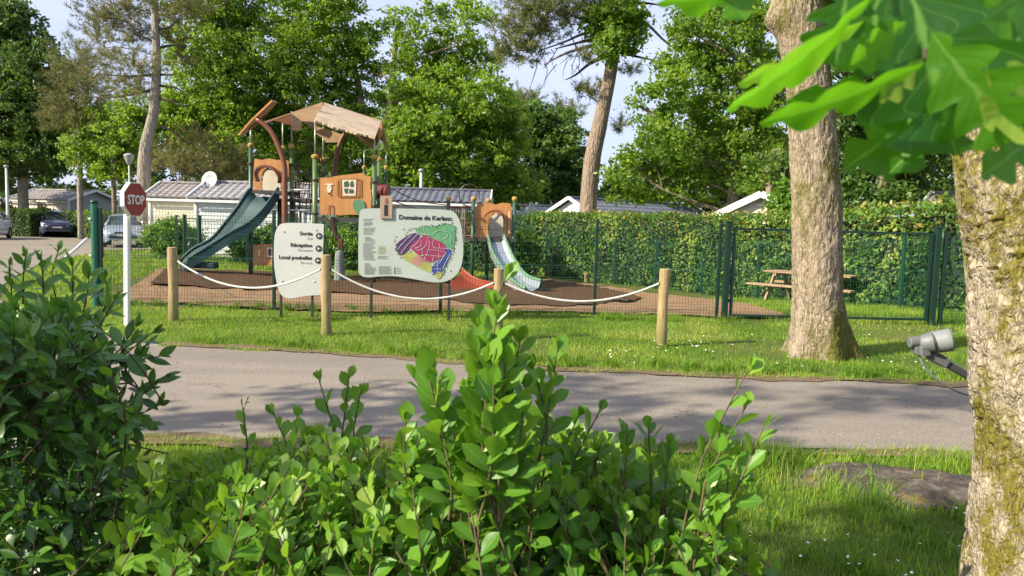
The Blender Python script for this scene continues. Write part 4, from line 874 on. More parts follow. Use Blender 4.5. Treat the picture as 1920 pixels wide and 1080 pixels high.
# big pale wavy-edged roof facing the path: two slopes over a ridge
R0_, R1_ = P(606, 193, YB - .2), P(715, 227, YB - .2); E0, E1 = P(589, 225, Y0 - 1.0), P(703, 258, Y0 - 1.0)
ns, ntt = 70, 10; S = np.linspace(0, 1, ns)[:, None]; T = np.linspace(0, 1, ntt)[None]
top_ = R0_ + (R1_ - R0_) * S[..., None]; bot = E0 + (E1 - E0) * S[..., None]
wv = 1 + (.004 * np.sin(S * 47) + .010 * np.sin(S * 19 + 1) + .004 * np.sin(S * 83)) * (T > .85)
Vg = top_ * (1 - (T * wv)[..., None]) + bot * (T * wv)[..., None]; nn = np.cross(R1_ - R0_, E0 - R0_); nn /= np.linalg.norm(nn); nn *= np.sign(nn[2])
Vg = Vg + nn * (.02 * np.sin(T * 9 + S * 5))[..., None] + nn * (.012 * np.sign(np.sin(T * 12)))[..., None]
Vb = Vg - nn * .05; mb = MB(); mb.grid(Vg); mb.grid(Vb[::-1])
for ar in (0, -1): mb.grid(np.stack([Vg[ar], Vb[ar]], 0)); mb.grid(np.stack([Vg[:, ar], Vb[:, ar]], 0))
mb.build('roof_board', m_tand, root, label='pale weathered roof board with a wavy lower edge')
board([(606, 194), (715, 228), (729, 281), (712, 262), (700, 282), (652, 246)], [YB - .1, YB - .1, YB + 2.0, YB + 1.8, YB + 1.7, YB + 1.4], .04, m_tan)
board([(708, 244), (716, 228), (716, 252), (710, 262)], Y0 + .4, .04, m_or)
# orange panel round the slide mouth (slab with an arched hole)
def arched(outer, hole, Yd, th, mat, name='panel'):
    """outer and hole are pixel outlines starting and ending at the bottom edge: one strip of quads between them"""
    n = 40
    def rs(p):
        p = np.asarray(p, float); s = np.concatenate([[0], np.cumsum(np.linalg.norm(np.diff(p, axis=0), axis=1))]); u = np.linspace(0, s[-1], n); return np.stack([np.interp(u, s, p[:, 0]), np.interp(u, s, p[:, 1])], 1)
    O, H = pp(rs(outer), Yd), pp(rs(hole), Yd); t = np.array([0, th, 0])
    rows = np.stack([O, H, H + t, O + t, O], 0); mb = MB(); mb.grid(rows); return mb.build(name, mat, root)
arched([(476, 356), (475, 330), (477, 297), (490, 300), (505, 297), (520, 300), (531, 299), (541, 301), (541, 330), (531, 356)], [(491, 356), (490, 335), (493, 322), (501, 314), (510, 313), (519, 318), (526, 330), (528, 340), (527, 356)], Y0 + .3, .05, m_or)
h = spline(pp([(487, 338), (484, 325), (489, 315), (500, 311), (511, 312), (521, 320), (528, 333), (527, 341)], Y0 + .22), 26)
mb = MB(); D_ = np.array([0, -.34, .0]); mb.grid(np.stack([h, h + D_, h + D_ + [0, 0, -.05], h + [0, 0, -.05], h], 0)); mb.build('hood', m_mar, root, smooth=False)
MB().prism(pp(smoothpoly([(493, 364), (492, 335), (498, 320), (508, 318), (519, 324), (526, 340), (526, 364)], 1), Y0 + .9), (0, .04, 0)).build('back_panel', m_crm, root)
# house-front panel
board([(599, 336), (601, 333), (617, 333), (630, 330), (645, 328), (682, 324), (685, 330), (696, 331), (694, 345), (697, 372), (695, 399), (684, 401), (672, 403), (655, 402), (640, 404), (620, 402), (601, 404), (599, 380), (600, 360)], Y0 - .28, .05, m_or, 'house_panel')
YP = Y0 - .30
w_ = MB().prism(pp([(641, 337), (668, 337), (667, 367), (643, 367)], YP), (0, .02, 0)).build('panel_window', m_crm, root)
for pts in ([(645, 341), (652, 339), (654, 346), (652, 350), (645, 350)], [(657, 341), (661, 339), (663, 348), (659, 351), (656, 348)], [(645, 354), (652, 353), (651, 362), (648, 363), (646, 360)], [(655, 354), (662, 355), (663, 361), (659, 362), (654, 362)]):
    MB().prism(pp(pts, YP - .012), (0, .01, 0)).build('pane', m_gpd, w_)
fr = MB()
for a, b in (((637, 336), (637, 369)), ((672, 336), (672, 369)), ((636, 369), (674, 369)), ((637, 336), (672, 335)), ((615, 402), (616, 385)), ((624, 402), (624, 386)), ((616, 385), (624, 385)), ((676, 336), (676, 369)), ((632, 337), (632, 368))): fr.beam(P(*a, YP - .003), P(*b, YP - .003), .012, .018)
fr.build('relief_lines', simple('relief_orange', (.30, .115, .03)), root, kind='stuff')
MB().prism(pp([(608, 346), (612, 344), (622, 344), (626, 346), (620, 347.5), (622, 354), (619, 361), (614.5, 361), (612, 354), (614, 347.5)], YP), (0, .02, 0)).build('lantern_plate', m_crm, root)
MB().lathe(P(617, 363, YP - .004), [(0, .028), (.012, .028)], 12, axis=(0, -1, 0)).build('knob', m_dkb, root)
MB().prism(pp(smoothpoly([(662, 376), (672, 374), (682, 376), (685, 388), (682, 396), (674, 402), (666, 398), (661, 386)], 1), YP - .01), (0, .03, 0)).build('green_plate', m_gr, root)
# decks
def deck(a, b, yy, z_py, dY, th=.09):
    p = P(a, z_py, yy); q = P(b, z_py, yy); MB().box(((p[0] + q[0]) / 2, yy + dY / 2, (p[2] + q[2]) / 2 - th / 2), (q[0] - p[0], dY, th)).build('deck', m_deck, root)
deck(534, 600, Y0 + .1, 373, 1.6); deck(473, 534, Y0 - .2, 357, 1.5); deck(595, 704, Y0 - .25, 408, 1.7, .13)
# barriers, net, hand rails between the towers
YH = Y0 + .1
for py in (365, 394): MB().tube([P(531, py - (9 if py == 365 else 0), YH), P(588, py - (9 if py == 365 else 0), YH)], .024, 8).build('hand_rail', m_white, root, smooth=True)
for px in (549, 553, 557, 561, 580, 584, 588, 599, 603): 
    MB().tube([P(px, 309 if px < 570 else 312, YH + .9), P(px, 372, YH + .9)], .02, 6).build('bar', m_dkb, root)
MB().tube([P(545, 309, YH + .9), P(563, 309, YH + .9)], .03, 8).build('top_rail', m_dkb, root)
arch([(550, 276), (556, 269), (568, 266), (578, 270), (584, 282), (584, 300), (580, 320)], [YH + .9] * 7, .03, m_dkb, 'hoop')
arch([(598, 300), (596, 290), (600, 286), (603, 300), (604, 330)], [YH + .7] * 5, .03, m_brn, 'hoop')
arch([(562, 325), (572, 326), (582, 333), (590, 340)], [YH + .5] * 4, .022, m_dkb, 'hoop')
net = MB()
for k in range(9): net.tube([P(550 + k * 5, 340, YH + .5), P(544 + k * 5 + 5 * math.sin(k), 402, YH + .2)], .011, 5)
for k in range(7): net.tube([P(549, 342 + k * 9, YH + .5), P(592, 348 + k * 9, YH + .5)], .011, 5)
net.build('climbing_net', m_rope2, root, kind='stuff')
for px in (552, 563, 574, 582): MB().tube([P(px, 373, YH), P(px, 415 if px != 560 else 420, YH)], .016, 6).build('bar', m_dkb, root)
for px in (560,): MB().tube([P(px, 396, YH - .1), P(px + 1, 425, YH - .2)], .016, 6).build('bar', m_white, root)
# tunnel drum and bridge towards the low tower
MB().lathe(P(704, 357, Y0 + .9), [(0, .24), (.03, .27), (.1, .22), (.3, .22), (.36, .27), (.40, .25)], 24, axis=(1, -.1, -.08)).build('tunnel', m_mar, root, smooth=False)
for k in range(16):
    a = P(734 + k * 6.6, 383 + 17 * math.sin(math.pi * (k + 1) / 18) + k * .8, Y0 + .6); MB().box(a, (.085, .9, .04)).build('bridge_plank', m_oakw, root)
for dy in (0, -22): MB().tube(spline([P(730, 374 + dy, Y0 + .2), P(785, 392 + dy * .7, Y0 + .2), P(840, 398 + dy * .6, Y0 + .2)], 12), .016, 6).build('bridge_rope', m_rope2, root)
# climbing branch on a grey foot
arch([(620, 408), (626, 425), (630, 440), (637, 450), (637, 472)], [Y0 - .3] * 5, .085, m_dkb, 'climbing_branch'); arch([(640, 448), (640, 470)], [Y0 - .3] * 2, .07, m_brn, 'climbing_branch')
q = P(637, 470, Y0 - .3); MB().lathe((q[0], q[1], gz(q) - .02), [(0, .16), (q[2] - gz(q) - .1, .13), (q[2] - gz(q), .11), (q[2] - gz(q) + .03, .06)], 18).build('branch_foot', m_grey, root, smooth=False)
MB().tube([P(607, 440, Y0), P(616, 470, Y0 + .1), P(618, 497, Y0 + .2)], .035, 8).build('slide_pole', m_gpd, root)
# support legs under the slide tower, play house panel at ground level
for px in (524,): post(px, 372, Y0 + .2, w=.06, mat=m_dkb, collar=False)
post(470, 420, Y0 - .1, w=.06, mat=m_gpd, collar=False)
hp = board([(474, 459), (515, 457), (515, 498), (474, 498)], Y0 - .2, .05, m_or, 'house_panel')
MB().prism(pp([(500, 464), (511, 463), (511, 482), (500, 482)], Y0 - .22), (0, .015, 0)).build('panel_window', m_crm, root); MB().prism(pp([(503, 467), (508, 467), (508, 479), (503, 479)], Y0 - .235), (0, .01, 0)).build('panel_window', m_dkb, root)
MB().prism(pp([(481, 469), (490, 469), (487, 472), (488, 480), (484, 480), (485, 472)], Y0 - .22), (0, .015, 0)).build('lantern_plate', m_crm, root)
# teal slide: swept channel
def slide(L_, R_, YL_, YR_, depth, mat, rim, n=34, sidemat=None):
    a = spline(np.array([P(x, y, yy) for (x, y), yy in zip(L_, YL_)]), n); b = spline(np.array([P(x, y, yy) for (x, y), yy in zip(R_, YR_)]), n)
    d = np.array([0, 0, -1.0]) * np.asarray(depth)[:, None] if not np.isscalar(depth) else np.array([0, 0, -depth])
    m1 = a * .82 + b * .18 + d; m2 = a * .18 + b * .82 + d; o1 = a + (a - b) * .04; o2 = b + (b - a) * .04; th = np.array([0, 0, -.05])
    rows = np.stack([o1 + d + th, o1 + [0, 0, .0], a, m1, m2, b, o2, o2 + d + th, o1 + d + th], 0)
    mb = MB(); mb.grid(rows); s = mb.build('slide', mat, root, smooth=False)
    for e in (a, b): MB().tube(e, rim, 8).build('slide_rim', sidemat or mat, s, smooth=True)
    return s
slide([(472, 352), (462, 362), (445, 388), (420, 420), (395, 448), (362, 466), (338, 488)], [(522, 352), (508, 372), (488, 398), (462, 420), (432, 436), (400, 456), (352, 486)],
      [Y0 + .5, Y0 + .3, Y0 + .15, Y0, Y0 - .1, Y0 - .15, Y0 - .2], [Y0 - .1, Y0 - .25, Y0 - .4, Y0 - .5, Y0 - .6, Y0 - .65, Y0 - .8], .26, m_teal, .045)
MB().box(P(360, 493, Y0 - .5) + [.25, 0, -.05], (.9, .35, .18)).build('slide_foot', m_teal, root, bevel=.04)
# ------------------------------------------------------------------ low tower
Y1 = 22.4
def lowpost(px, yt, Yd): return post(px, yt, Yd, w=.055, mat=m_gpd)
for px, yt, yy in ((841, 375, Y1), (888, 375, Y1 - .4), (916, 378, Y1 + 1.1), (965, 375, Y1 - .3)): lowpost(px, yt, yy)
arched([(891, 445), (891, 418), (892, 389), (896, 381), (908, 380), (920, 381), (930, 384), (940, 380), (956, 381), (959, 389), (959, 418), (958, 445)], [(916, 445), (915, 425), (918, 408), (925, 400), (933, 399), (941, 404), (945, 418), (944, 445)], Y1 - .35, .05, m_or)
h = spline(pp([(908, 418), (909, 405), (919, 396), (932, 394), (943, 399), (949, 410), (948, 420)], Y1 - .42), 22); mb = MB(); mb.grid(np.stack([h, h + [0, -.3, 0], h + [0, -.3, -.05], h + [0, 0, -.05], h], 0)); mb.build('hood', m_mar, root)
MB().prism(pp([(917, 444), (918, 408), (930, 399), (943, 407), (944, 444)], Y1 + .7), (0, .04, 0)).build('back_panel', m_crm, root)
deck(838, 968, Y1 - .5, 446, 1.6, .1)
for k in range(9): MB().box(P(848 + k * 4.6, 416, Y1 - .2), (.042, .03, .88)).build('slat', m_brn, root)
for py in (388, 442): MB().tube([P(843, py, Y1 - .2), P(888, py, Y1 - .3)], .025, 8).build('top_rail', m_brn, root)
a = np.linspace(0, 2 * math.pi, 30); c = P(880, 366, Y1 + .4); MB().tube(np.stack([c[0] + .31 * np.cos(a), np.full(30, c[1]), c[2] + .33 * np.sin(a)], 1), .018, 6).build('hoop', m_dkb, root)
MB().tube([P(955, 397, Y1 - .4), P(955, 438, Y1 - .4)], .018, 6).build('bar', m_white, root)
for px in (868, 872): MB().tube([P(px, 385, Y1 - .5), P(px - 2, 460, Y1 - .8)], .016, 6).build('bar', m_dkb, root)
slide([(915, 440), (923, 470), (942, 502), (962, 526), (986, 541)], [(945, 440), (956, 468), (972, 498), (990, 517), (1015, 526)], [Y1 - .45, Y1 - .9, Y1 - 1.5, Y1 - 2.1, Y1 - 2.7], [Y1 - .45, Y1 - .8, Y1 - 1.3, Y1 - 1.8, Y1 - 2.3], .16, m_stl, .045, 24, m_gr)
# low red channel slide beside it
slide([(866, 503), (880, 515), (900, 525), (925, 530)], [(845, 524), (860, 538), (884, 547), (923, 548)], [Y1 - .8, Y1 - 1.0, Y1 - 1.2, Y1 - 1.3], [Y1 - 1.9, Y1 - 2.1, Y1 - 2.2, Y1 - 2.3], .10, m_redp, .03, 20)
q = P(895, 545, Y1 - 2.25)
MB().prism(pp([(846, 525), (884, 545), (923, 546), (923, 553), (884, 553), (846, 541)], Y1 - 2.3), (0, .06, 0)).build('slide_side', m_redp, root)
# spring rocker stub and small stake by the far hedge
q = G(1100, 530); o = MB().tube([(q[0], q[1], q[2] - .05), (q[0], q[1], q[2] + .35)], .09, 12).build('timber_stake', m_log); tag(o, 'short pale stake standing before the clipped hedge', 'stake')
# ------------------------------------------------------------------ foliage tools
def rdir(r, n):
    v = r.normal(size=(n, 3)); return v / np.linalg.norm(v, axis=1)[:, None]
def leaf_quads(C, size, r, up=0.5, aspect=.62, N0=None):
    """n small folded diamonds round the centres C"""
    n = len(C); N = rdir(r, n) + np.array([0, 0, up]);
    if N0 is not None: N = N + N0
    N /= np.linalg.norm(N, axis=1)[:, None]; D = np.cross(N, rdir(r, n)); D /= np.linalg.norm(D, axis=1)[:, None] + 1e-9; S = np.cross(N, D)
    s = (size * r.uniform(.65, 1.35, n))[:, None]
    V = np.stack([C - D * s * .5, C + S * s * aspect * .5 - N * s * .10, C + D * s * .55, C - S * s * aspect * .5 - N * s * .10], 1)
    return V.reshape(-1, 3), np.arange(4 * n).reshape(n, 4)
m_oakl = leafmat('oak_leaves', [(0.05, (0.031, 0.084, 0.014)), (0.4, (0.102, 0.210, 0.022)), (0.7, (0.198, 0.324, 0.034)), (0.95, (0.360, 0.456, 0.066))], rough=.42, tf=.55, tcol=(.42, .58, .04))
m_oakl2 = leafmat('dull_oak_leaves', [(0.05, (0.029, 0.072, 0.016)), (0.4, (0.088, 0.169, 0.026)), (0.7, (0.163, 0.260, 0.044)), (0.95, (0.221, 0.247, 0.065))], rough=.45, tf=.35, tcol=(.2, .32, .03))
m_darkl = leafmat('dark_leaves', [(0.05, (0.010, 0.028, 0.008)), (0.5, (0.026, 0.066, 0.014)), (0.95, (0.07, 0.13, 0.022))], rough=.45, tf=.3, tcol=(.12, .22, .03))
m_pinel = leafmat('pine_needles', [(0.05, (0.06, 0.075, 0.022)), (0.45, (0.15, 0.165, 0.045)), (0.7, (0.23, 0.20, 0.07)), (0.95, (0.31, 0.21, 0.10))], rough=.6, tf=.4, tcol=(.3, .3, .1))
m_pineg = leafmat('green_pine_needles', [(0.05, (0.057, 0.086, 0.023)), (0.5, (0.161, 0.190, 0.052)), (0.95, (0.287, 0.276, 0.103))], rough=.6, tf=.4, tcol=(.34, .36, .09))
m_bush = leafmat('bright_bush_leaves', [(0.05, (0.044, 0.132, 0.011)), (0.5, (0.121, 0.264, 0.020)), (0.95, (0.286, 0.440, 0.044))], rough=.45, tf=.4, tcol=(.35, .5, .03))
m_hedge = leafmat('hedge_leaves', [(0.05, (0.016, 0.062, 0.010)), (0.45, (0.065, 0.169, 0.021)), (0.7, (0.143, 0.273, 0.031)), (0.9, (0.325, 0.390, 0.065))], rough=.45, tf=.4, tcol=(.34, .45, .03), spec=.4)
m_tips = leafmat('reddish_hedge_tips', [(0.1, (0.15, 0.24, 0.03)), (0.6, (0.30, 0.34, 0.05)), (0.95, (0.34, 0.24, 0.06))], rough=.4, tf=.35, tcol=(.4, .3, .05))
m_bark1 = bark('oak_bark_far', (.22, .18, .13), (.05, .04, .03), scale=5)
m_barkp = bark('pine_bark', (.27, .205, .155), (.085, .057, .043), scale=5, bdist=.04)
m_barkg = bark('grey_pine_bark', (.30, .265, .22), (.09, .07, .055), scale=5, bdist=.04)
m_twig = simple('twig_bark', (.07, .05, .035), rough=.9); m_core = simple('hedge_dark_core', (.022, .028, .012), (.012, .016, .008), rough=.95)
def crown(name, blobs, mat, parent, dens=1.0, size=.14, clump=.42, shell=.55, seed=0, upb=.5, tint=0.0, per=34, kind=None):
    """blobs: (centre, radii). Clumps of leaves sit towards each blob's skin, so that gaps and depth stay between them"""
    r = np.random.default_rng(seed); Cs, T = [], []
    for c, rad_ in blobs:
        rad_ = np.asarray(rad_, float); area = (rad_[0] * rad_[1] * rad_[2]) ** (2 / 3)
        n = max(3, int(area * 25 * dens / (clump / .42) ** 2)); d = rdir(r, n); q = r.uniform(0, 1, n) ** shell
        q = q * (1 + .45 * (vnoise(d * 2 + c, 1.0, seed) - .5))
        cc = np.asarray(c) + d * rad_ * q[:, None]; m = int(per)
        pts = cc[:, None] + r.normal(0, 1, (n, m, 3)) * clump * r.uniform(.5, 1.1, (n, 1, 1)) * np.array([.55, .55, .36])
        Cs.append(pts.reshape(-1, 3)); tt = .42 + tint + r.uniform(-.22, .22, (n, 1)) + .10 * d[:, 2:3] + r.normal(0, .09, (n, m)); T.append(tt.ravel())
    C = np.concatenate(Cs); T = np.clip(np.concatenate(T), 0, 1); V, F = leaf_quads(C, size * 1.4, r, upb)
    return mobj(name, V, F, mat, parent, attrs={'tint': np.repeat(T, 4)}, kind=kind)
def needles(name, blobs, mat, parent, dens=1.0, seed=0, ln=.30, w=.028, tint=0.0):
    r = np.random.default_rng(seed); P_, D_, T = [], [], []
    for c, rad_ in blobs:
        rad_ = np.asarray(rad_, float); n = max(3, int((rad_[0] * rad_[1] * rad_[2]) ** (2 / 3) * 60 * dens)); d = rdir(r, n); q = r.uniform(0, 1, n) ** .6
        cc = np.asarray(c) + d * rad_ * q[:, None]; ax = d * [1, 1, .4] + [0, 0, .5] + rdir(r, n) * .4; ax /= np.linalg.norm(ax, axis=1)[:, None]
        m = 30; s = r.uniform(-.5, .5, (n, m)); p = cc[:, None] + ax[:, None] * s[..., None] * ln * 1.6
        dd = ax[:, None] * .7 + rdir(r, n * m).reshape(n, m, 3); dd /= np.linalg.norm(dd, axis=2)[..., None]
        P_.append(p.reshape(-1, 3)); D_.append(dd.reshape(-1, 3)); T.append(np.clip(.45 + tint + r.uniform(-.3, .3, (n, 1)) + r.normal(0, .08, (n, m)), 0, 1).ravel())
    Pp, D, T = np.concatenate(P_), np.concatenate(D_), np.concatenate(T); n = len(Pp); S = np.cross(D, rdir(r, n)); S /= np.linalg.norm(S, axis=1)[:, None] + 1e-9
    l = ln * r.uniform(.6, 1.2, n)[:, None]; V = np.stack([Pp - S * w / 2, Pp + S * w / 2, Pp + D * l], 1).reshape(-1, 3)
    return mobj(name, V, np.arange(3 * n).reshape(n, 3), mat, parent, attrs={'tint': np.repeat(T, 3)})
def trunk_mesh(pts, r, seg=18, n=40, amp=.05, seed=0, name='trunk', mat=None, parent=None, label=None):
    q = spline(pts, n); rr_ = np.interp(np.linspace(0, 1, n), np.linspace(0, 1, len(r)), r); mb = MB(); mb.tube(q, rr_, seg)
    V = np.concatenate(mb.V); cen = np.repeat(q, seg, 0); d = V - cen; V = cen + d * (1 + amp * 2 * (fbm(V, 2.2, 4, seed) - .5))[:, None] * (1 + amp * (vnoise(V * [6, 6, .7], 1, seed + 1) - .5))[:, None]
    return mobj(name, V, mb.F, mat, parent, smooth=True, label=label)
def limbs(trunk, blobs, r0, mat, parent, seed=0, name='limb', k=1.0):
    """one limb from the trunk to each blob's heart, with two or three twigs"""
    rg = np.random.default_rng(seed); tr = np.asarray(trunk)
    dense = spline(tr, 30)
    for bi, (c, rad_) in enumerate(blobs):
        if bi % 2 and len(blobs) > 8: continue
        c = np.asarray(c, float); cand = dense[dense[:, 2] < c[2] - .2 * rad_[2]]
        if len(cand) == 0: cand = dense[:3]
        i = np.argmin(np.linalg.norm(cand - c, axis=1) + 0.4 * np.abs(cand[:, 2] - (c[2] - .6 * np.linalg.norm((c - cand)[:, :2], axis=1)))); a = cand[i]
        mid = (a + c) / 2 + np.array([*rg.normal(0, .12, 2), .0]) * np.linalg.norm(c - a); L_ = np.linalg.norm(c - a)
        if L_ < .3: continue
        rr_ = r0 * k * min(1, .35 + L_ / 8); mb = MB(); q = spline([a, mid, c + (c - mid) * .15], 12); mb.tube(q, np.linspace(rr_, rr_ * .25, 12), 8)
        for _ in range(3):
            j = rg.integers(4, 10); e = c + rdir(rg, 1)[0] * np.asarray(rad_) * .8; mb.tube(spline([q[j], (q[j] + e) / 2 + rg.normal(0, .1, 3), e], 8), np.linspace(rr_ * .4, .012, 8), 5)
        mb.build(name, mat, parent, smooth=True)
PBS = 1.38
def pb(lst, Y, dr=None, jit=1.5, seed=0):
    """pixel ellipses -> blobs at depth about Y"""
    r = np.random.default_rng(seed); out = []
    for (x, y, rx, ry) in lst:
        d = Y + r.uniform(-jit, jit); k = d / FPX; rx, ry = (rx * PBS, ry * PBS); out.append((P(x, y, d), (rx * k, max(.8, (rx + ry) * .5 * k if dr is None else dr), ry * k)))
    return out
def tree(label, Y, trunk_px, radii, blobs_px, mat, bmat, seed, dens=1.0, size=.14, kind='leaf', name='oak_tree', tint=0.0, upb=.5, limb=True, per=34, clump=.42, extra=None, jit=1.5, shell=.55, limbk=1.0):
    tp = np.array([P(x, y, Y) for x, y in trunk_px]); g = float(tz(tp[0][0], tp[0][1])); tp[0][2] = g - .1
    root = thing(name, (tp[0][0], tp[0][1], g), label, 'tree')
    trunk_mesh(tp, radii, mat=bmat, parent=root, seed=seed)
    bl = pb(blobs_px, Y, seed=seed, jit=jit)
    if limb: limbs(tp, bl, radii[-1] * .9 + .03, bmat, root, seed, k=limbk)
    if kind == 'leaf': crown('crown', bl, mat, root, dens, size, seed=seed, tint=tint, upb=upb, per=per, clump=clump, shell=shell)
    else: needles('crown', bl, mat, root, dens, seed=seed, tint=tint)
    if extra: extra(root, tp)
    return root
# ------------------------------------------------------------------ background trees
tree('tall dark broadleaf tree at the left edge of the view, above the low mobile homes', 47, [(44, 380), (40, 290), (30, 200), (20, 60)], [.32, .28, .22, .12],
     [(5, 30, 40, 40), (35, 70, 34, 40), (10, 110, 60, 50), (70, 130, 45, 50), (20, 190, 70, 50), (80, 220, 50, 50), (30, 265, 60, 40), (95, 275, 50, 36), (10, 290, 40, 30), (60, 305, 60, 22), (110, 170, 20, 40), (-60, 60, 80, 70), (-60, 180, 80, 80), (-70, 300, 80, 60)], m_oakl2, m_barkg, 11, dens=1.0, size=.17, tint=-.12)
tree('olive needled pine leaning over the low mobile homes', 43, [(150, 372), (150, 300), (160, 200), (165, 120)], [.16, .15, .12, .06],
     [(140, 120, 35, 40), (165, 160, 40, 40), (128, 170, 32, 40), (150, 215, 45, 40), (110, 215, 30, 26)], m_pinel, m_barkg, 12, kind='n', name='pine_tree', dens=.9, tint=-.05)
def pine1_extra(root, tp):
    # bare dead branches on the trunk
    for k, pts in enumerate([[(288, 168), (240, 178), (185, 183), (130, 172)], [(290, 140), (240, 143), (180, 138)], [(300, 185), (330, 192), (350, 200)], [(300, 235), (330, 250), (352, 268), (372, 270)], [(296, 140), (330, 140)], [(294, 80), (262, 66), (232, 50)], [(295, 90), (330, 84), (352, 88)], [(294, 55), (318, 50), (330, 40)], [(296, 160), (330, 165), (350, 178)]]):
        q = np.array([P(x, y, 36 - .2 * i * ((k % 3) - 1)) for i, (x, y) in enumerate(pts)]); MB().tube(spline(q, 14), np.linspace(.075, .02, 14), 6).build('dead_branch', m_twig, root, smooth=True)
tree('tall slender pine with a kinked bare trunk and a thin brownish crown', 36, [(268, 388), (271, 300), (288, 210), (294, 120), (290, 20), (286, -110)], [.34, .29, .23, .19, .16, .08],
     [(200, 30, 50, 34), (235, 20, 60, 40), (180, 66, 30, 26), (215, 96, 45, 26), (250, 120, 50, 28), (215, 150, 55, 22), (320, 22, 50, 26), (345, 8, 50, 22), (320, 65, 30, 20), (262, 70, 30, 22), (300, -40, 110, 50), (240, -90, 110, 50), (330, -130, 90, 50), (255, 172, 40, 16), (345, 110, 24, 16)], m_pinel, m_barkg, 13, kind='n', name='pine_tree', dens=.62, extra=pine1_extra, limbk=.45)
tree('bright green young oak in the gap left of the slender pine trunk', 42, [(215, 375), (212, 320), (208, 260)], [.14, .12, .08],
     [(195, 245, 45, 38), (235, 255, 45, 40), (175, 285, 45, 34), (225, 295, 40, 32), (250, 215, 38, 30), (215, 325, 34, 14), (320, 215, 50, 32), (330, 255, 45, 34)], m_oakl, m_bark1, 14, tint=.14, size=.15)
tree('broad bright oak rising behind the cream and grey mobile homes', 43, [(430, 385), (425, 300), (420, 200), (440, 90)], [.33, .28, .22, .1],
     [(400, 40, 60, 45), (460, 40, 60, 45), (350, 95, 34, 38), (400, 115, 60, 48), (470, 120, 60, 48), (530, 90, 38, 40), (380, 180, 58, 45), (445, 190, 60, 45), (515, 170, 50, 42), (410, 240, 60, 40), (480, 245, 60, 42), (540, 235, 38, 34), (430, -30, 110, 40), (370, 225, 40, 30), (450, 290, 60, 36), (540, 290, 50, 38)], m_oakl, m_bark1, 15, dens=1.05)
tree('brown tinged pine foliage low behind the satellite dish', 39, [(395, 380), (398, 340), (400, 300)], [.2, .17, .1],
     [(420, 290, 42, 26), (370, 262, 36, 20), (330, 300, 50, 24), (385, 318, 50, 22), (440, 320, 34, 20)], m_pinel, m_barkp, 16, kind='n', name='pine_tree', dens=.8, tint=.12)
tree('oak with a dark forked trunk leaning left behind the play roof', 42, [(690, 385), (686, 260), (676, 190), (668, 140), (640, 40)], [.30, .26, .22, .16, .07],
     [(560, 40, 48, 36), (615, 30, 50, 34), (655, 60, 38, 34), (590, 95, 56, 40), (650, 115, 44, 34), (545, 140, 38, 38), (600, 160, 55, 38), (650, 185, 38, 34), (570, 215, 48, 38), (625, 235, 48, 38), (680, 90, 24, 30), (590, 280, 56, 36), (655, 290, 48, 36), (690, 215, 24, 26), (700, 330, 50, 34), (620, -20, 80, 30)], m_oakl, m_bark1, 17, dens=.95)
tree('gappy oak with an upright dark trunk right of the play roof', 40, [(728, 385), (727, 260), (736, 170), (740, 100), (744, 40)], [.28, .24, .19, .15, .08],
     [(745, 42, 30, 22), (710, 60, 22, 18), (780, 70, 32, 22), (765, 110, 34, 24), (710, 130, 24, 26), (800, 115, 36, 28), (850, 55, 40, 20), (845, 100, 40, 26), (890, 80, 32, 22), (780, 160, 44, 30), (830, 150, 44, 30), (725, 185, 26, 24), (880, 125, 34, 22), (820, 22, 30, 14), (760, 215, 48, 30), (900, 30, 30, 16), (920, 110, 22, 18), (860, 8, 40, 14)], m_oakl, m_bark1, 18, dens=.78, tint=.05)
tree('round leafy tree standing behind the slate-coloured roof', 38, [(850, 385), (848, 340), (850, 260)], [.2, .18, .1],
     [(790, 190, 50, 40), (850, 175, 55, 42), (905, 190, 50, 40), (770, 250, 48, 46), (835, 240, 60, 46), (905, 250, 60, 46), (955, 235, 42, 40), (790, 310, 58, 44), (860, 310, 60, 44), (930, 310, 56, 44), (960, 350, 50, 30), (820, 350, 70, 26), (740, 290, 32, 40), (735, 345, 40, 30)], m_oakl, m_bark1, 19, dens=1.05, tint=.10, size=.15)
tree('darker narrow tree just left of the leaning pine trunk', 49, [(1050, 385), (1050, 330), (1050, 240)], [.2, .17, .08],
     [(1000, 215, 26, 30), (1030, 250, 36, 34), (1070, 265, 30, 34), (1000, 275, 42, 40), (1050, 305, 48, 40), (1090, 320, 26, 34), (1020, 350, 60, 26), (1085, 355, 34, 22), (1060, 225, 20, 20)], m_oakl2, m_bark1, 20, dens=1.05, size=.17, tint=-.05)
tree('dark small-leaved tree closing the view left of the leaning pine', 52, [(985, 385), (985, 300), (985, 200)], [.2, .17, .08],
     [(975, 185, 26, 22), (1000, 190, 20, 20), (960, 200, 30, 26), (1075, 205, 22, 12), (1050, 195, 14, 16)], m_pineg, m_bark1, 21, dens=1, kind='n', name='pine_tree')
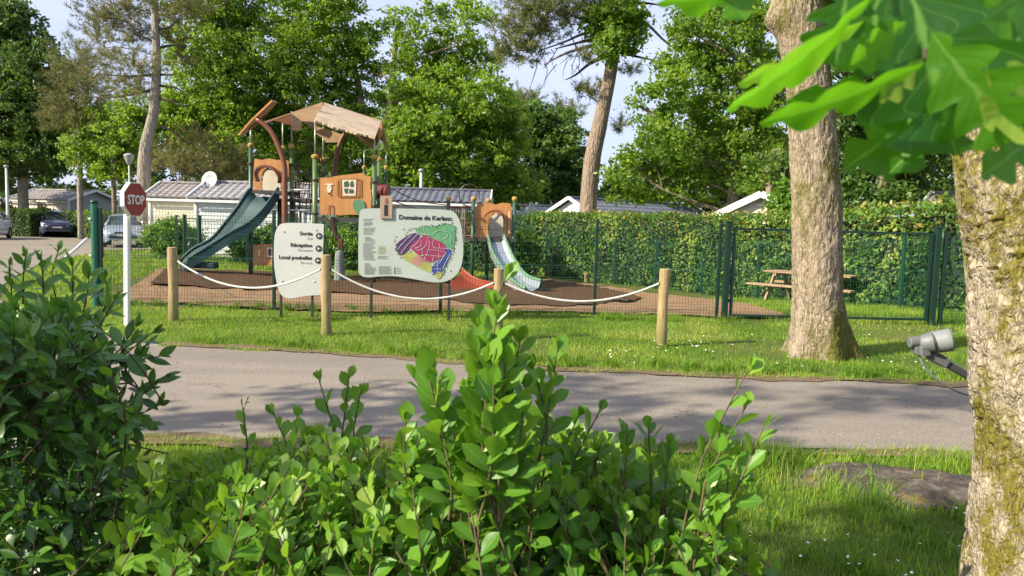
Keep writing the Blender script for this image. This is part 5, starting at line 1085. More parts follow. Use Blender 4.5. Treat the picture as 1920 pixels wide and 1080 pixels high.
def pine2_extra(root, tp):
    for k, pts in enumerate([[(1150, 62), (1100, 62), (1060, 78), (1010, 96)], [(1145, 60), (1090, 36), (1050, 20)], [(1140, 78), (1085, 92), (1050, 105), (1020, 122)], [(1138, 105), (1105, 120), (1080, 140), (1060, 150)], [(1155, 95), (1190, 105), (1232, 114)], [(1165, 8), (1210, 6), (1240, 10)], [(1130, 70), (1085, 80), (1040, 92)], [(1160, 40), (1205, 40), (1250, 80), (1300, 115)]]):
        q = np.array([P(x, y, 34 - .25 * i * ((k % 3) - 1)) for i, (x, y) in enumerate(pts)]); MB().tube(spline(q, 16), np.linspace(.10, .02, 16), 7).build('branch', m_barkp if k in (0, 2, 7) else m_twig, root, smooth=True)
    rg = np.random.default_rng(4)
    mb = MB()
    for k in range(26):
        x, y = rg.uniform(1000, 1090), rg.uniform(60, 125); a = P(x, y, 34); b = P(x + rg.uniform(-25, 20), y + rg.uniform(10, 45), 34 + rg.uniform(-1, 1)); mb.tube(spline([a, (a + b) / 2 + rg.normal(0, .1, 3), b], 6), np.linspace(.022, .01, 6), 4)
    mb.build('bare_twigs', m_twig, root, kind='stuff')
    crown('ivy', pb([(1140, 22, 32, 30), (1125, 55, 30, 26), (1165, 45, 30, 32), (1185, 20, 24, 28), (1145, 90, 26, 20), (1175, 80, 22, 20), (1200, 55, 14, 16)], 33.5, seed=5, jit=.6), m_oakl, root, 1.15, .15, seed=77, tint=.02)
tree('leaning pine with a thick reddish trunk and lopsided needle crown', 34, [(1100, 388), (1108, 320), (1123, 240), (1142, 150), (1152, 90), (1164, 0), (1168, -110)], [.42, .38, .34, .29, .25, .2, .1],
     [(985, 20, 48, 34), (1035, 10, 46, 30), (960, 60, 40, 32), (1010, 55, 46, 30), (955, 98, 34, 22), (990, 95, 34, 22), (1060, 30, 32, 24), (1100, 8, 34, 20), (1098, 104, 18, 12), (1104, 170, 24, 13), (1085, 165, 16, 9), (1180, 128, 20, 9), (1165, 232, 14, 14), (1050, -60, 150, 50), (1150, -90, 100, 50), (1130, 170, 10, 20)], m_pineg, m_barkp, 22, kind='n', name='pine_tree', dens=.95, extra=pine2_extra, limb=False, jit=.8)
tree('wide oak between the leaning pine and the thick oak trunk', 31, [(1368, 388), (1376, 340), (1385, 250), (1395, 120)], [.26, .22, .17, .08],
     [(1310, 105, 44, 30), (1360, 80, 44, 34), (1420, 60, 44, 38), (1280, 150, 34, 22), (1335, 150, 46, 34), (1400, 140, 50, 40), (1450, 120, 34, 40), (1250, 205, 34, 22), (1300, 205, 44, 32), (1360, 210, 52, 36), (1425, 210, 46, 38), (1215, 245, 30, 20), (1265, 265, 46, 30), (1325, 265, 52, 34), (1395, 280, 54, 36), (1455, 270, 34, 42), (1190, 300, 34, 24), (1235, 320, 46, 28), (1300, 330, 52, 30), (1365, 335, 40, 26), (1430, 335, 46, 28), (1160, 345, 26, 22), (1275, 50, 34, 24), (1255, 110, 30, 24), (1318, 30, 44, 28), (1232, 165, 26, 22), (1300, 90, 36, 26), (1390, 20, 60, 26), (1465, 190, 26, 40), (1440, -30, 80, 40), (1185, 190, 10, 8), (1200, 365, 50, 16), (1290, 368, 60, 14)], m_oakl, m_bark1, 23, dens=1.0, tint=.06, size=.135)
tree('dark oak filling the view behind the thick oak trunk', 24, [(1655, 400), (1655, 330), (1650, 200)], [.24, .2, .1],
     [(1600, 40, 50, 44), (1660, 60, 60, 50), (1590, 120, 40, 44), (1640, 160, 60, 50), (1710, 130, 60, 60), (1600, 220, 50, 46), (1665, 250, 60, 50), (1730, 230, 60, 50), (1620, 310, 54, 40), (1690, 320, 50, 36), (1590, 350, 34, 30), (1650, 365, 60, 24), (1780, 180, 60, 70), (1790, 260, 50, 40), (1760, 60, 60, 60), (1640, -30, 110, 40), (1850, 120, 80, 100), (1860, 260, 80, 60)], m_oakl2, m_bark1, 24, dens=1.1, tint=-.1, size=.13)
tree('leafy tree with brown dead twigs behind the white gable edge', 29, [(1445, 388), (1443, 350), (1438, 310)], [.16, .14, .09],
     [(1470, 320, 30, 26), (1485, 365, 26, 20), (1440, 300, 24, 20)], m_oakl2, m_barkp, 25, dens=.9, tint=.15, name='small_tree')
# far wood behind everything
def wood(name, x0px, x1px, Y, top, seed, mat, n=60, base=402, tint=-.1):
    r = np.random.default_rng(seed); bl = []
    for k in range(n):
        x = r.uniform(x0px, x1px); t = top(x); y = r.uniform(t, base); rx = r.uniform(22, 40); d = Y + r.uniform(-4, 4); kk = d / FPX
        bl.append((P(x, y + 10, d), (rx * kk, 1.4, rx * .7 * kk)))
    o = crown(name, bl, mat, None, .9, .24, clump=.6, seed=seed, tint=tint, per=30, kind='stuff')
wood('far_wood', -200, 1060, 68, lambda x: 215 + 25 * math.sin(x * .021), 31, m_oakl2, 190)
wood('far_wood.001', 1060, 1150, 62, lambda x: 345, 32, m_darkl, 14)
wood('far_wood.002', 1150, 2100, 44, lambda x: 215 + (x < 1230) * 90 + 20 * math.sin(x * .03), 33, m_oakl2, 190)
# ------------------------------------------------------------------ hedges and bushes
def hedge(label, pts, w, h, mat, dens=120, size=.07, seed=0, tips=None, name='clipped_hedge', zwob=.08, cat='hedge', tint=0.0, zb=0.0):
    """a clipped hedge along world points: rough dark core of twigs added to block light, leaves set all over its faces"""
    pts = np.asarray(pts, float); c = pts.mean(0); root = thing(name, (c[0], c[1], float(tz(*c))), label, cat); r = np.random.default_rng(seed)
    L_ = np.concatenate([[0], np.cumsum(np.linalg.norm(np.diff(pts, axis=0), axis=1))]); tot = L_[-1]; hf = h if callable(h) else (lambda s: h)
    def at(s): return np.stack([np.interp(s, L_, pts[:, 0]), np.interp(s, L_, pts[:, 1])], -1)
    def nrm(s): d = at(np.minimum(s + .05, tot)) - at(np.maximum(s - .05, 0)); d /= np.linalg.norm(d, axis=-1)[..., None] + 1e-9; return np.stack([d[..., 1], -d[..., 0]], -1)
    S = np.linspace(.1, tot - .1, max(6, int(tot * 3))); q = at(S); n = nrm(S); g = tz(q[:, 0], q[:, 1]); H = np.array([hf(s) for s in S]) - .16
    prof = [(-.40, -.05), (-.42, .5), (-.40, .97), (0, 1.0), (.40, .97), (.42, .5), (.40, -.05)]
    Vg = np.stack([np.concatenate([q + n * (a * (w - .2)), (g + H * b)[:, None]], 1) for a, b in prof], 0)
    Vg += (fbm(Vg, 1.8, 3, seed)[..., None] - .5) * .2
    mb = MB(); mb.grid(Vg); mb.add(Vg[:, 0], [tuple(range(7))]); mb.add(Vg[:, -1], [tuple(range(7))[::-1]]); mb.build('twig_light_block', m_core, root, smooth=True)  # solid dark core, added so no light passes through the hedge
    C, N = [], []
    hm = np.mean([hf(s) for s in S])
    for side, area in ((-1, tot * hm), (1, tot * hm * .6), (0, tot * w), (2, w * hm), (3, w * hm)):
        k = int(area * dens * 1.7); s = r.uniform(0, tot, k)
        if side in (2, 3): s = np.full(k, 0.0 if side == 2 else tot)
        hh = np.array([hf(v) for v in s]); qq = at(s); nn = nrm(s); tt = r.uniform(0, 1, k)
        if side in (-1, 1): off = nn * (-side * 0 + (1 if side == -1 else -1)) * w / 2; z = tt * hh; dn = nn * (1 if side == -1 else -1)
        elif side == 0: off = nn * (r.uniform(-.5, .5, k) * w)[:, None]; z = hh; dn = nn * 0
        else: off = nn * (r.uniform(-.5, .5, k) * w)[:, None]; z = tt * hh; dn = np.stack([nn[:, 1], -nn[:, 0]], 1) * (1 if side == 2 else -1)
        p = np.concatenate([qq + off, (tz(qq[:, 0], qq[:, 1]) + z + zb)[:, None]], 1)
        p += (fbm(p, 1.6, 3, seed + 3)[:, None] - .5) * zwob * 3 * np.concatenate([dn, np.full((k, 1), 1.0 if side == 0 else .2)], 1) + r.normal(0, .05, (k, 3))
        C.append(p); N.append(np.concatenate([dn, np.full((k, 1), .6)], 1))
    C = np.concatenate(C); N = np.concatenate(N); t = np.clip(.45 + tint + 1.5 * (fbm(C, 1.7, 4, seed + 5) - .5) + r.normal(0, .17, len(C)), 0, 1)
    V, F = leaf_quads(C, size, r, 0.2, N0=N * 1.2); mobj('foliage', V, F, mat, root, attrs={'tint': np.repeat(t, 4)})
    if tips:
        k = int(tot * w * tips[0]); s = r.uniform(0, tot, k); qq = at(s) + nrm(s) * (r.uniform(-.2, .62, k) * w)[:, None]; hh = np.array([hf(v) for v in s])
        p = np.concatenate([qq, (tz(qq[:, 0], qq[:, 1]) + hh + r.uniform(-.55, .16, k))[:, None]], 1); ok = fbm(p, .8, 3, seed + 9) > .42; p = p[ok]
        V, F = leaf_quads(p, size * 1.15, r, .8); mobj('young_tips', V, F, m_tips, root, attrs={'tint': np.repeat(r.uniform(0, 1, len(p)), 4)})
    return root
hp_ = [np.array(P(px, 450, Yd)[:2]) for px, Yd in ((1012, 29.2), (1090, 27.5), (1160, 26), (1240, 24.6), (1330, 23.1), (1440, 21), (1560, 19), (1700, 17), (1830, 15.6), (1980, 14.5))]
hedge('long clipped hedge with yellowish and reddish new tips behind the green fence', hp_, 1.5, (lambda s: 2.30 - .06 * s / 20), m_hedge, 160, .105, 41, tint=.02, tips=(120,), zwob=.12)
hedge('dark green hedge end behind the low slide tower', [P(850, 450, 29.5)[:2], P(960, 450, 29.3)[:2], P(1010, 450, 29)[:2]], 1.4, 2.15, m_hedge, 150, .10, 42, tint=-.2)
hedge('dark clipped hedge between the white car and the dark blue car', [P(14, 430, 46)[:2], P(78, 430, 45)[:2]], 1.6, 1.6, m_hedge, 110, .12, 43, tint=-.25)
hedge('clipped hedge with a sunlit top between the dark blue and silver blue cars', [P(128, 430, 47)[:2], P(224, 430, 44)[:2]], 1.6, 1.55, m_hedge, 110, .12, 44, tint=-.05)
hedge('low hedge running behind the parked cars, below the cream mobile home', [P(-60, 430, 49)[:2], P(230, 430, 48.5)[:2]], 1.2, 1.5, m_bush, 90, .13, 45)
hedge('hedge along the base of the mobile homes behind the climbing frame', [P(610, 450, 28.9)[:2], P(720, 450, 29.2)[:2], P(850, 450, 29.4)[:2]], 1.0, 1.75, m_hedge, 150, .10, 46, tint=.08)
def bush(label, px, py, Y, rx, ry, mat, seed, size=.1, dens=1.6, name='bush', tint=0.0, n=7):
    r = np.random.default_rng(seed); k = Y / FPX; c = P(px, py, Y); g = float(tz(c[0], c[1])); root = thing(name, (c[0], c[1], g), label, 'bush'); bl = []
    top = P(px, py - ry, Y)[2]; H = top - g; R = rx * k
    for i in range(n):
        a = i * 2.4; q = .55 * R * math.sqrt((i + .3) / n); zz = g + H * (.35 + .33 * ((i * .618) % 1)); bl.append(((c[0] + q * math.cos(a), c[1] + q * math.sin(a), zz), (R * .55, R * .5, H * .34)))
    bl.append(((c[0], c[1], g + H * .45), (R * .8, R * .7, H * .5)))
    crown('foliage', bl, mat, root, dens, size, clump=.26, seed=seed, tint=tint, per=26, shell=.35)
    mb = MB()
    for i in range(9):
        e = np.array(bl[i % len(bl)][0]) + r.normal(0, .15, 3); mb.tube(spline([(c[0] + r.normal(0, .08), c[1] + r.normal(0, .08), g - .05), (np.array([c[0], c[1], g]) + e) / 2 + r.normal(0, .06, 3), e], 6), np.linspace(.03, .01, 6), 5)
    mb.build('stems', m_twig, root, kind='stuff')
bush('bright yellow-green bush standing behind the small gate', 314, 435, 27.5, 44, 30, m_bush, 51, tint=.15)
bush('small bright bush just right of the small gate', 365, 440, 28, 12, 22, m_bush, 52)
bush('dark leafy bush beneath the teal slide', 450, 455, 27, 26, 32, m_hedge, 53, tint=.0)
bush('leafy bush beside the slide tower foot', 497, 445, 27.5, 26, 26, m_hedge, 54, tint=-.05)
bush('bright bush seen between the two white boards', 640, 455, 26.5, 50, 32, m_bush, 55, tint=-.12)
bush('dark shrub by the base of the low slide tower', 985, 460, 26.5, 30, 40, m_hedge, 56, tint=-.2)
bush('tuft of shrubs in front of the low cream mobile home', 72, 398, 48, 20, 14, m_bush, 57)
bush('rusty brown bush at the left edge behind the white car', 8, 395, 48, 18, 24, m_pinel, 58, tint=.2)
bush('leafy shrub half covering the white gable edge', 1482, 358, 24, 42, 44, m_bush, 60, tint=-.15)
bush('overgrown shrub in shade before the beige shed', 1790, 400, 18.5, 60, 50, m_hedge, 59, tint=-.1)
# ------------------------------------------------------------------ thick oak trunk behind the verge
m_oakbark = bark('oak_bark_pale', (.35, .28, .20), (.08, .062, .045), moss=(.15, .145, .03), scale=21, mossamt=(.53, .66), bdist=.015, zs=.17, crack=.17, mattr=True, mscale=2.0)
m_oakmoss = bark('oak_bark_mossy', (.46, .385, .28), (.09, .065, .045), moss=(.20, .20, .03), scale=11, mossamt=(.42, .56), bdist=.02)
def big_trunk(name, path, radii, mat, parent, seg, rows, flare=None, ridge=.035, seed=0, plates=14.0, smooth=True):
    q = spline(path, rows); t = np.linspace(0, 1, rows); R = np.interp(t, np.linspace(0, 1, len(radii)), radii); mb = MB(); mb.tube(q, R, seg)
    V = np.concatenate(mb.V)[: rows * seg]; cen = np.repeat(q, seg, 0); d = V - cen; un = d / np.linalg.norm(d, axis=1)[:, None]; ang = np.arctan2(un[:, 1], un[:, 0])
    zc = V[:, 2] - q[0, 2]; cyl = np.stack([un[:, 0] * R.mean() * plates / 6, un[:, 1] * R.mean() * plates / 6, zc * plates / 26], 1)
    wob = (fbm(cyl * 1.2 + 3, 1.5, 3, seed) - .5) * 1.4
    bigk = .14 if flare is not None else .05
    n1 = np.abs(fbm(cyl + wob[:, None], 3.2, 4, seed + 2) - .5) * 2
    h = np.clip(n1 * 3.2, 0, 1) ** .8 - .6
    big = (fbm(np.stack([un[:, 0], un[:, 1], zc * .8], 1), 1.3, 3, seed + 4) - .5)
    V = V + un * (h * ridge + big * bigk * np.repeat(R, seg))[:, None]
    if flare is not None: V = V + un * flare(ang, zc)[:, None]
    rt_ = np.clip(np.cos(ang - (-.45)), 0, 1) ** 2
    moss = .10 * rt_ + (.16 * np.exp(-np.clip(zc, 0, 9) / .7) * (.5 + .5 * np.cos(ang + 1.0)) if flare is not None else .06 * np.cos(ang + .9) - .05)
    return mobj(name, V, mb.F, mat, parent, smooth=smooth, attrs={'moss': moss})
b0 = np.array([*P(1534, 660, 9.45)[:2], 0.0])
r = thing('oak_tree', (*b0[:2], 0), 'thick pale barked oak trunk with a flared mossy foot on the grass verge', 'tree')
path = [b0 + [0.02, 0, -.12], b0 + [0, 0, .25], P(1532, 560, 9.5), P(1531, 400, 9.55), P(1523, 250, 9.6), P(1514, 140, 9.6), P(1497, 20, 9.6), P(1482, -110, 9.7), P(1475, -260, 9.8)]
def flare(a, z):
    e = np.exp(-np.clip(z, 0, 9) / .30); root_ = .5 + .5 * np.cos(5 * a + 1.0) + .3 * np.cos(3 * a + .5)
    return e * (.02 + .25 * np.clip(root_, 0, 2)) + .11 * np.exp(-((z - 4.35) / .16) ** 2) * np.clip(np.cos(a - 2.6), 0, 1) - .10 * np.exp(-((z - 2.9) / .9) ** 2) * 0
big_trunk('trunk', path, [.34, .315, .295, .29, .275, .265, .29, .25, .2], m_oakbark, r, 120, 330, flare, ridge=.024, seed=3, plates=56)
ub = [((b0[0] + x, b0[1] + y, z), (1.5, 1.4, .9)) for x, y, z in ((-1.8, .5, 7.6), (.2, 1.5, 8.2), (1.9, -.3, 7.8), (0, -1.4, 8.8), (-.8, .3, 9.8), (1.3, .9, 9.4), (2.8, 1.0, 8.6), (-2.6, -.8, 8.8))]
limbs(np.array(path)[3:], ub, .16, m_oakbark, r, 5); crown('crown', ub, m_oakl, r, .6, .12, seed=61)
lb = pb([(1575, 20, 26, 34), (1600, 60, 24, 26), (1560, -40, 40, 26)], 9.9, jit=.4, dr=.3); crown('low_spray', lb, m_oakl, r, 1.6, .09, clump=.16, seed=62, per=26)
# ------------------------------------------------------------------ mossy trunk close by
m_near = bark('mossy_bark', (.41, .345, .255), (.15, .10, .065), moss=(.22, .19, .032), scale=34, mossamt=(.405, .50), bdist=.010, mscale=7.5, zs=.35, crack=.10, mattr=True)
nc = P(2012, 700, 1.62); r = thing('mossy_oak', (nc[0], nc[1], 0), 'close oak trunk with cream and ochre mossy bark at the right edge', 'tree')
pathn = [np.array([nc[0] - .01, nc[1], -.1]), np.array([nc[0] - .0, nc[1], .4]), P(2016, 900, 1.62), P(2012, 700, 1.62), P(2006, 500, 1.62), P(1985, 340, 1.62), P(1968, 200, 1.64), P(1960, 20, 1.66), P(1950, -250, 1.7), P(1965, -700, 1.75)]
big_trunk('trunk', pathn, [.19, .19, .192, .194, .19, .185, .18, .165, .15, .13], m_near, r, 165, 470, None, ridge=.016, seed=13, plates=110)
kn = MB()
ub = [((nc[0] + x, nc[1] + y, z), (1.0, .9, .6)) for x, y, z in ((.9, .3, 4.2), (.3, -.9, 4.6), (-.2, .8, 5.2), (1.2, -.6, 5.4), (.4, .2, 6.2))]
limbs(np.array(pathn)[4:], ub, .10, m_near, r, 6); crown('crown', ub, m_oakl, r, .8, .11, seed=63)
# ------------------------------------------------------------------ hanging oak leaves close to the lens
m_nleaf = leafmat('near_oak_leaf', [(0.0, (0.008, 0.05, 0.005)), (0.35, (0.022, 0.11, 0.007)), (0.7, (0.09, 0.26, 0.012)), (1.0, (0.30, 0.42, 0.05))], rough=.40, tf=.52, tcol=(.26, .68, .012), spec=.5, rib=(.16, .32, .06), vein=True)
def oak_leaf(base, tip, width, roll, tint, name, parent, bend=.12, lobes=4, seed=0, cup=.12, face=None):
    r_ = np.random.default_rng(seed); base = np.asarray(base, float); tip = np.asarray(tip, float); D = tip - base; L_ = np.linalg.norm(D); D /= L_
    toc = CP - (base + tip) / 2; toc /= np.linalg.norm(toc); N = toc - D * (toc @ D); N /= np.linalg.norm(N); S = np.cross(D, N)
    S, N = S * math.cos(roll) + N * math.sin(roll), N * math.cos(roll) - S * math.sin(roll)
    n = 44; t = np.linspace(0, 1, n); env = np.sin(np.pi * np.clip(t, 0, 1) ** 1.25) ** .75 * .5 + .02
    W = []
    for sgn in (0, 1):
        ph = .35 * sgn; lob = .50 + .50 * np.cos(2 * math.pi * (lobes * t ** 1.05 - .10 - ph)); W.append(env * width * (.30 + .75 * np.clip(lob * 1.25, 0, 1) ** .5) * (1 + .1 * r_.normal()))
    ac = [-1, -.75, -.5, -.25, 0, .25, .5, .75, 1]; rows = []
    for a in ac:
        w = W[0] if a < 0 else W[1]; sweep = np.abs(a) * w * .22
        rows.append(base + D * (t * L_ + sweep)[:, None] + S * (a * w)[:, None] + N * (-bend * L_ * (t * 1.2 - .3) ** 2 + cup * np.abs(a) * w + .05 * w * np.sin(t * 22 + a * 2) * abs(a))[:, None])
    Vg = np.stack(rows, 0); idx = np.arange(9 * n).reshape(9, n); F = np.stack([idx[:-1, :-1], idx[1:, :-1], idx[1:, 1:], idx[:-1, 1:]], -1).reshape(-1, 4)
    return mobj(name, Vg.reshape(-1, 3), F, m_nleaf, parent, smooth=True, attrs={'tint': np.full(9 * n, tint), 'across': np.repeat(ac, n), 'vein': np.concatenate([t * 9 - abs(a) * 2.2 for a in ac])})
t0 = P(1740, -150, .62); rt = thing('oak_branch', t0, 'cluster of large lobed oak leaves hanging close to the lens at the upper right', 'branch')
OL = [  # base px, tip px, depths, width, roll, tint
    ((1500, -45), (1235, 22), .60, .62, .045, .9, .50), ((1330, -60), (1400, 30), .62, .60, .05, .6, .7),
    ((1640, -10), (1375, 225), .56, .60, .066, 1.15, .42), ((1620, 40), (1392, 170), .60, .62, .05, .9, .95),
    ((1735, 120), (1432, 248), .55, .57, .052, .95, .40), ((1700, 150), (1480, 200), .60, .6, .055, .8, .62),
    ((1690, -70), (1800, 285), .60, .57, .125, .25, .12), ((1745, 60), (1905, 268), .57, .55, .085, -.25, .55),
    ((1800, 150), (1592, 318), .63, .62, .080, .3, .16), ((1790, 200), (1660, 330), .66, .64, .05, -.2, .30),
    ((1590, -40), (1570, 120), .64, .64, .085, .2, .22), ((1660, -60), (1620, 140), .66, .66, .10, .1, .20), ((1850, -60), (1700, 60), .62, .62, .08, -.3, .3),
    ((1960, -40), (1790, 70), .60, .58, .085, .4, .62), ((1800, -60), (1900, 120), .66, .66, .12, .1, .18), ((1985, 20), (1830, 130), .64, .63, .10, .2, .22), ((1700, 40), (1600, 130), .58, .57, .04, .7, .8),
    ((1990, 120), (1855, 232), .56, .55, .070, .3, .97), ((1900, 170), (1905, 300), .64, .64, .07, .3, .35), ((1960, 240), (1850, 330), .62, .6, .05, .4, .55),
    ((1740, 180), (1690, 290), .60, .60, .05, -.3, .62), ((1880, 100), (1760, 190), .68, .68, .09, .2, .1), ((1730, 110), (1655, 190), .575, .57, .032, .5, .98)]
for k, (a, b, da, db, w, ro, ti) in enumerate(OL): oak_leaf(P(*a, da), P(*b, db), w * .78, ro, ti, 'leaf', rt, seed=k, lobes=4 if w > .06 else 3, bend=.10, cup=.15)
for pts in ([(1990, -60, .7), (1850, -20, .66), (1740, 40, .62), (1735, 110, .58)], [(1740, -150, .62), (1690, -60, .61), (1640, -10, .58)], [(1995, 150, .6), (1890, 95, .62), (1800, 120, .61)], [(1740, -150, .62), (1500, -50, .61)]):
    MB().tube(spline([P(*p) for p in pts], 16), np.linspace(.0035, .0018, 16), 7).build('twig', m_twig, rt, smooth=True)
# ------------------------------------------------------------------ near shrubs with separate leaves
def leaf_template(wid, n=6, fold=.16, curl=.18, tipsharp=1.0, wave=0.0, peak=.55, ac=(-1, -.5, 0, .5, 1)):
    """unit leaf along +x, width along y, normal +z; 3 lines of points"""
    t = np.linspace(0, 1, n); env = np.sin(np.pi * t ** (math.log(.5) / math.log(peak))) ** tipsharp * wid * .5; env[0] = wid * .03; env[-1] = 0.004
    z = -curl * t ** 2; V = []
    for a in ac:
        V.append(np.stack([t, a * env, z + fold * abs(a) * env + wave * env * np.sin(t * 14 + a * 3) * abs(a)], 1))
    V = np.concatenate(V); idx = np.arange(len(ac) * n).reshape(len(ac), n); F = np.stack([idx[:-1, :-1], idx[:-1, 1:], idx[1:, 1:], idx[1:, :-1]], -1).reshape(-1, 4)
    return V, F, np.repeat(ac, n)
def sprig(r, base, tip, n, ln, spread=.75, droop=0.0, tipup=.8, first=.12):
    """leaves round a curved stem: returns stem points and leaf frames"""
    base, tip = np.asarray(base, float), np.asarray(tip, float); L_ = np.linalg.norm(tip - base); mid = (base + tip) / 2 + r.normal(0, .07, 3) * L_ + [0, 0, -.03 * L_]
    q = spline([base, mid, tip], 12); out = []; ph = r.uniform(0, 6.28)
    for k in range(n):
        f = first + (1 - first) * (k + .5) / n; i = min(int(f * 11), 10); p = q[i] + (q[i + 1] - q[i]) * (f * 11 - i); T = q[i + 1] - q[i]; T /= np.linalg.norm(T)
        a = ph + k * 2.4 + r.normal(0, .25); x = np.cross(T, [0, 0, 1.0]) if abs(T[2]) < .95 else np.cross(T, [1.0, 0, 0]); x /= np.linalg.norm(x); y = np.cross(x, T)
        R_ = x * math.cos(a) + y * math.sin(a); up = tipup * f; D = T * (.35 + up * .8) + R_ * (spread * (1.15 - .55 * f)) + r.normal(0, .12, 3) + [0, 0, -droop * (1 - f)]; D /= np.linalg.norm(D)
        N = T * .55 + np.array([0, -.42, .62]) - R_ * .15 + r.normal(0, .25, 3); N = N - D * (N @ D); N /= np.linalg.norm(N)
        s = ln * (1.0 if f < .75 else 1.0 - .9 * (f - .75)) * r.uniform(.72, 1.18); out.append((p + D * .004, D, N, s, f))
    D = q[-1] - q[-2]; D /= np.linalg.norm(D)
    for _ in range(2):
        d = D + r.normal(0, .22, 3); d /= np.linalg.norm(d); N = rdir(r, 1)[0]; N = N - d * (N @ d); N /= np.linalg.norm(N); out.append((q[-1], d, N, ln * .55, 1.0))
    return q, out
def leafy(root, sprigs, tmpl, low, mat, stemmat, seed, ntop=300, tintf=None, rs=.0028):
    r = np.random.default_rng(seed); nT = len(tmpl); fr = []; sm = MB(); org = origin_of(root)
    for q, lv, tb in sprigs:
        sm.tube(q[[0, 3, 6, 9, 11]], np.linspace(rs, rs * .45, 5), 4, cap=False)
        for l in lv: fr.append((*l, tb))
    Pn = np.array([f[0] for f in fr]); D = np.array([f[1] for f in fr]); N = np.array([f[2] for f in fr]); S = np.array([f[3] for f in fr]); f_ = np.array([f[4] for f in fr]); tb = np.array([f[5] for f in fr])
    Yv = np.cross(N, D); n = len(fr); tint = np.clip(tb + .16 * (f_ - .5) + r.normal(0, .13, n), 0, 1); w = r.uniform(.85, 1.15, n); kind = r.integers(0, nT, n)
    q = Pn + D * (S * .5)[:, None] - CP; z = q @ _f; px = 960 + FPX * (q @ CR) / z; py = 540 - FPX * (q @ CU) / z
    # nearest leaf per picture cell of 20 px: these are the ones that show largest
    vis = (z > .2) & (px > 0) & (px < 1910) & (py > 0) & (py < 1075); face = np.abs(np.sum(N * q, 1)) / np.linalg.norm(q, axis=1); score = S / z * (.3 + face)
    cell = {}; order = np.argsort(z)
    for i in order:
        if not vis[i]: continue
        key = (int(px[i] // 22), int(py[i] // 22))
        if key not in cell: cell[key] = i
    cand = sorted(set(cell.values()), key=lambda i: -score[i])[:ntop]; top = set(cand)
    meshes = {}
    ti = np.round(tint * 7).astype(int)
    for i in cand:
        key = (kind[i], ti[i])
        if key not in meshes: V, F, A = tmpl[kind[i]]; meshes[key] = rawmesh('leaf', V, F, mat, smooth=True, attrs={'tint': np.full(len(V), ti[i] / 7), 'across': A})
        o = bpy.data.objects.new('leaf', meshes[key]); COL.objects.link(o); o.parent = root
        s = S[i]; mm = np.eye(4); mm[:3, 0] = D[i] * s; mm[:3, 1] = Yv[i] * s * w[i]; mm[:3, 2] = N[i] * s; mm[:3, 3] = Pn[i] - org; o.matrix_local = Matrix(mm.tolist())
    rest = np.array([i for i in range(n) if i not in top]); VV, FF, TT, AA = [], [], [], []; off = 0
    for k in range(nT):
        ids = rest[kind[rest] == k]; V, F, A = low[k]; m = len(V)
        W = Pn[ids][:, None] + (V[None, :, :1] * D[ids][:, None] + V[None, :, 1:2] * (Yv[ids] * w[ids][:, None])[:, None] + V[None, :, 2:] * N[ids][:, None]) * S[ids][:, None, None]
        VV.append(W.reshape(-1, 3)); FF.append((F[None] + np.arange(len(ids))[:, None, None] * m + off).reshape(-1, 4)); off += len(ids) * m; TT.append(np.repeat(tint[ids], m)); AA.append(np.tile(A, len(ids)))
    mobj('foliage', np.concatenate(VV), np.concatenate(FF), mat, root, smooth=True, kind='stuff', attrs={'tint': np.concatenate(TT), 'across': np.concatenate(AA)})
    sm.build('stems', stemmat, root, kind='stuff', smooth=True); return n
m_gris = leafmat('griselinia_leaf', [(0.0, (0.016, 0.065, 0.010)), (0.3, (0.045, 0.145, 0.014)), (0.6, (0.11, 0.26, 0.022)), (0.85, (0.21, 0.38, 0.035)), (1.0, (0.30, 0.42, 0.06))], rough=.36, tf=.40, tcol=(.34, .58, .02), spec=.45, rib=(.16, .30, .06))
m_laur = leafmat('dark_shrub_leaf', [(0.0, (0.014, 0.050, 0.011)), (0.35, (0.038, 0.11, 0.018)), (0.65, (0.08, 0.20, 0.028)), (1.0, (0.16, 0.30, 0.035))], rough=.32, tf=.32, tcol=(.2, .42, .02), spec=.6, rib=(.07, .15, .04))
m_gst = simple('green_brown_stem', (.13, .10, .035), (.07, .05, .025), scale=20, rough=.7)
m_dst = simple('dark_red_stem', (.06, .03, .02), rough=.8)
TG = [leaf_template(.60, 7, .14, .16, .72, .05, .58), leaf_template(.66, 7, .20, .05, .75, .07, .6), leaf_template(.55, 7, .10, .28, .75, .06, .56), leaf_template(.70, 7, .16, .10, .7, .10, .58)]
TL = [leaf_template(.42, 7, .18, .14, .85, .06, .5), leaf_template(.47, 7, .14, .26, .85, .09, .52), leaf_template(.37, 7, .28, .05, .95, .05, .46)]
TGL = [leaf_template(.60, 5, .14, .16, .72, .05, .58, ac=(-1, 0, 1)), leaf_template(.66, 5, .20, .05, .75, .07, .6, ac=(-1, 0, 1)), leaf_template(.55, 5, .10, .28, .75, .06, .56, ac=(-1, 0, 1)), leaf_template(.70, 5, .16, .10, .7, .10, .58, ac=(-1, 0, 1))]
TLL = [leaf_template(.34, 5, .22, .14, .9, .06, .48, ac=(-1, 0, 1)), leaf_template(.38, 5, .15, .28, .9, .09, .5, ac=(-1, 0, 1)), leaf_template(.30, 5, .28, .05, .95, .05, .46, ac=(-1, 0, 1))]
r = np.random.default_rng(101)
root = thing('griselinia_hedge', (-.2, 1.7, 0), 'bright glossy round-leaved hedge in front, with tall shoots rising over the road', 'hedge')
topx = [180, 230, 260, 300, 340, 420, 500, 560, 620, 680, 720, 780, 850, 930, 1000, 1060, 1110, 1150, 1210, 1270, 1330, 1380, 1410, 1440]
topy = [1060, 940, 850, 870, 850, 830, 815, 800, 780, 800, 840, 800, 770, 760, 760, 780, 800, 815, 850, 880, 900, 960, 1010, 1090]
SPR = []
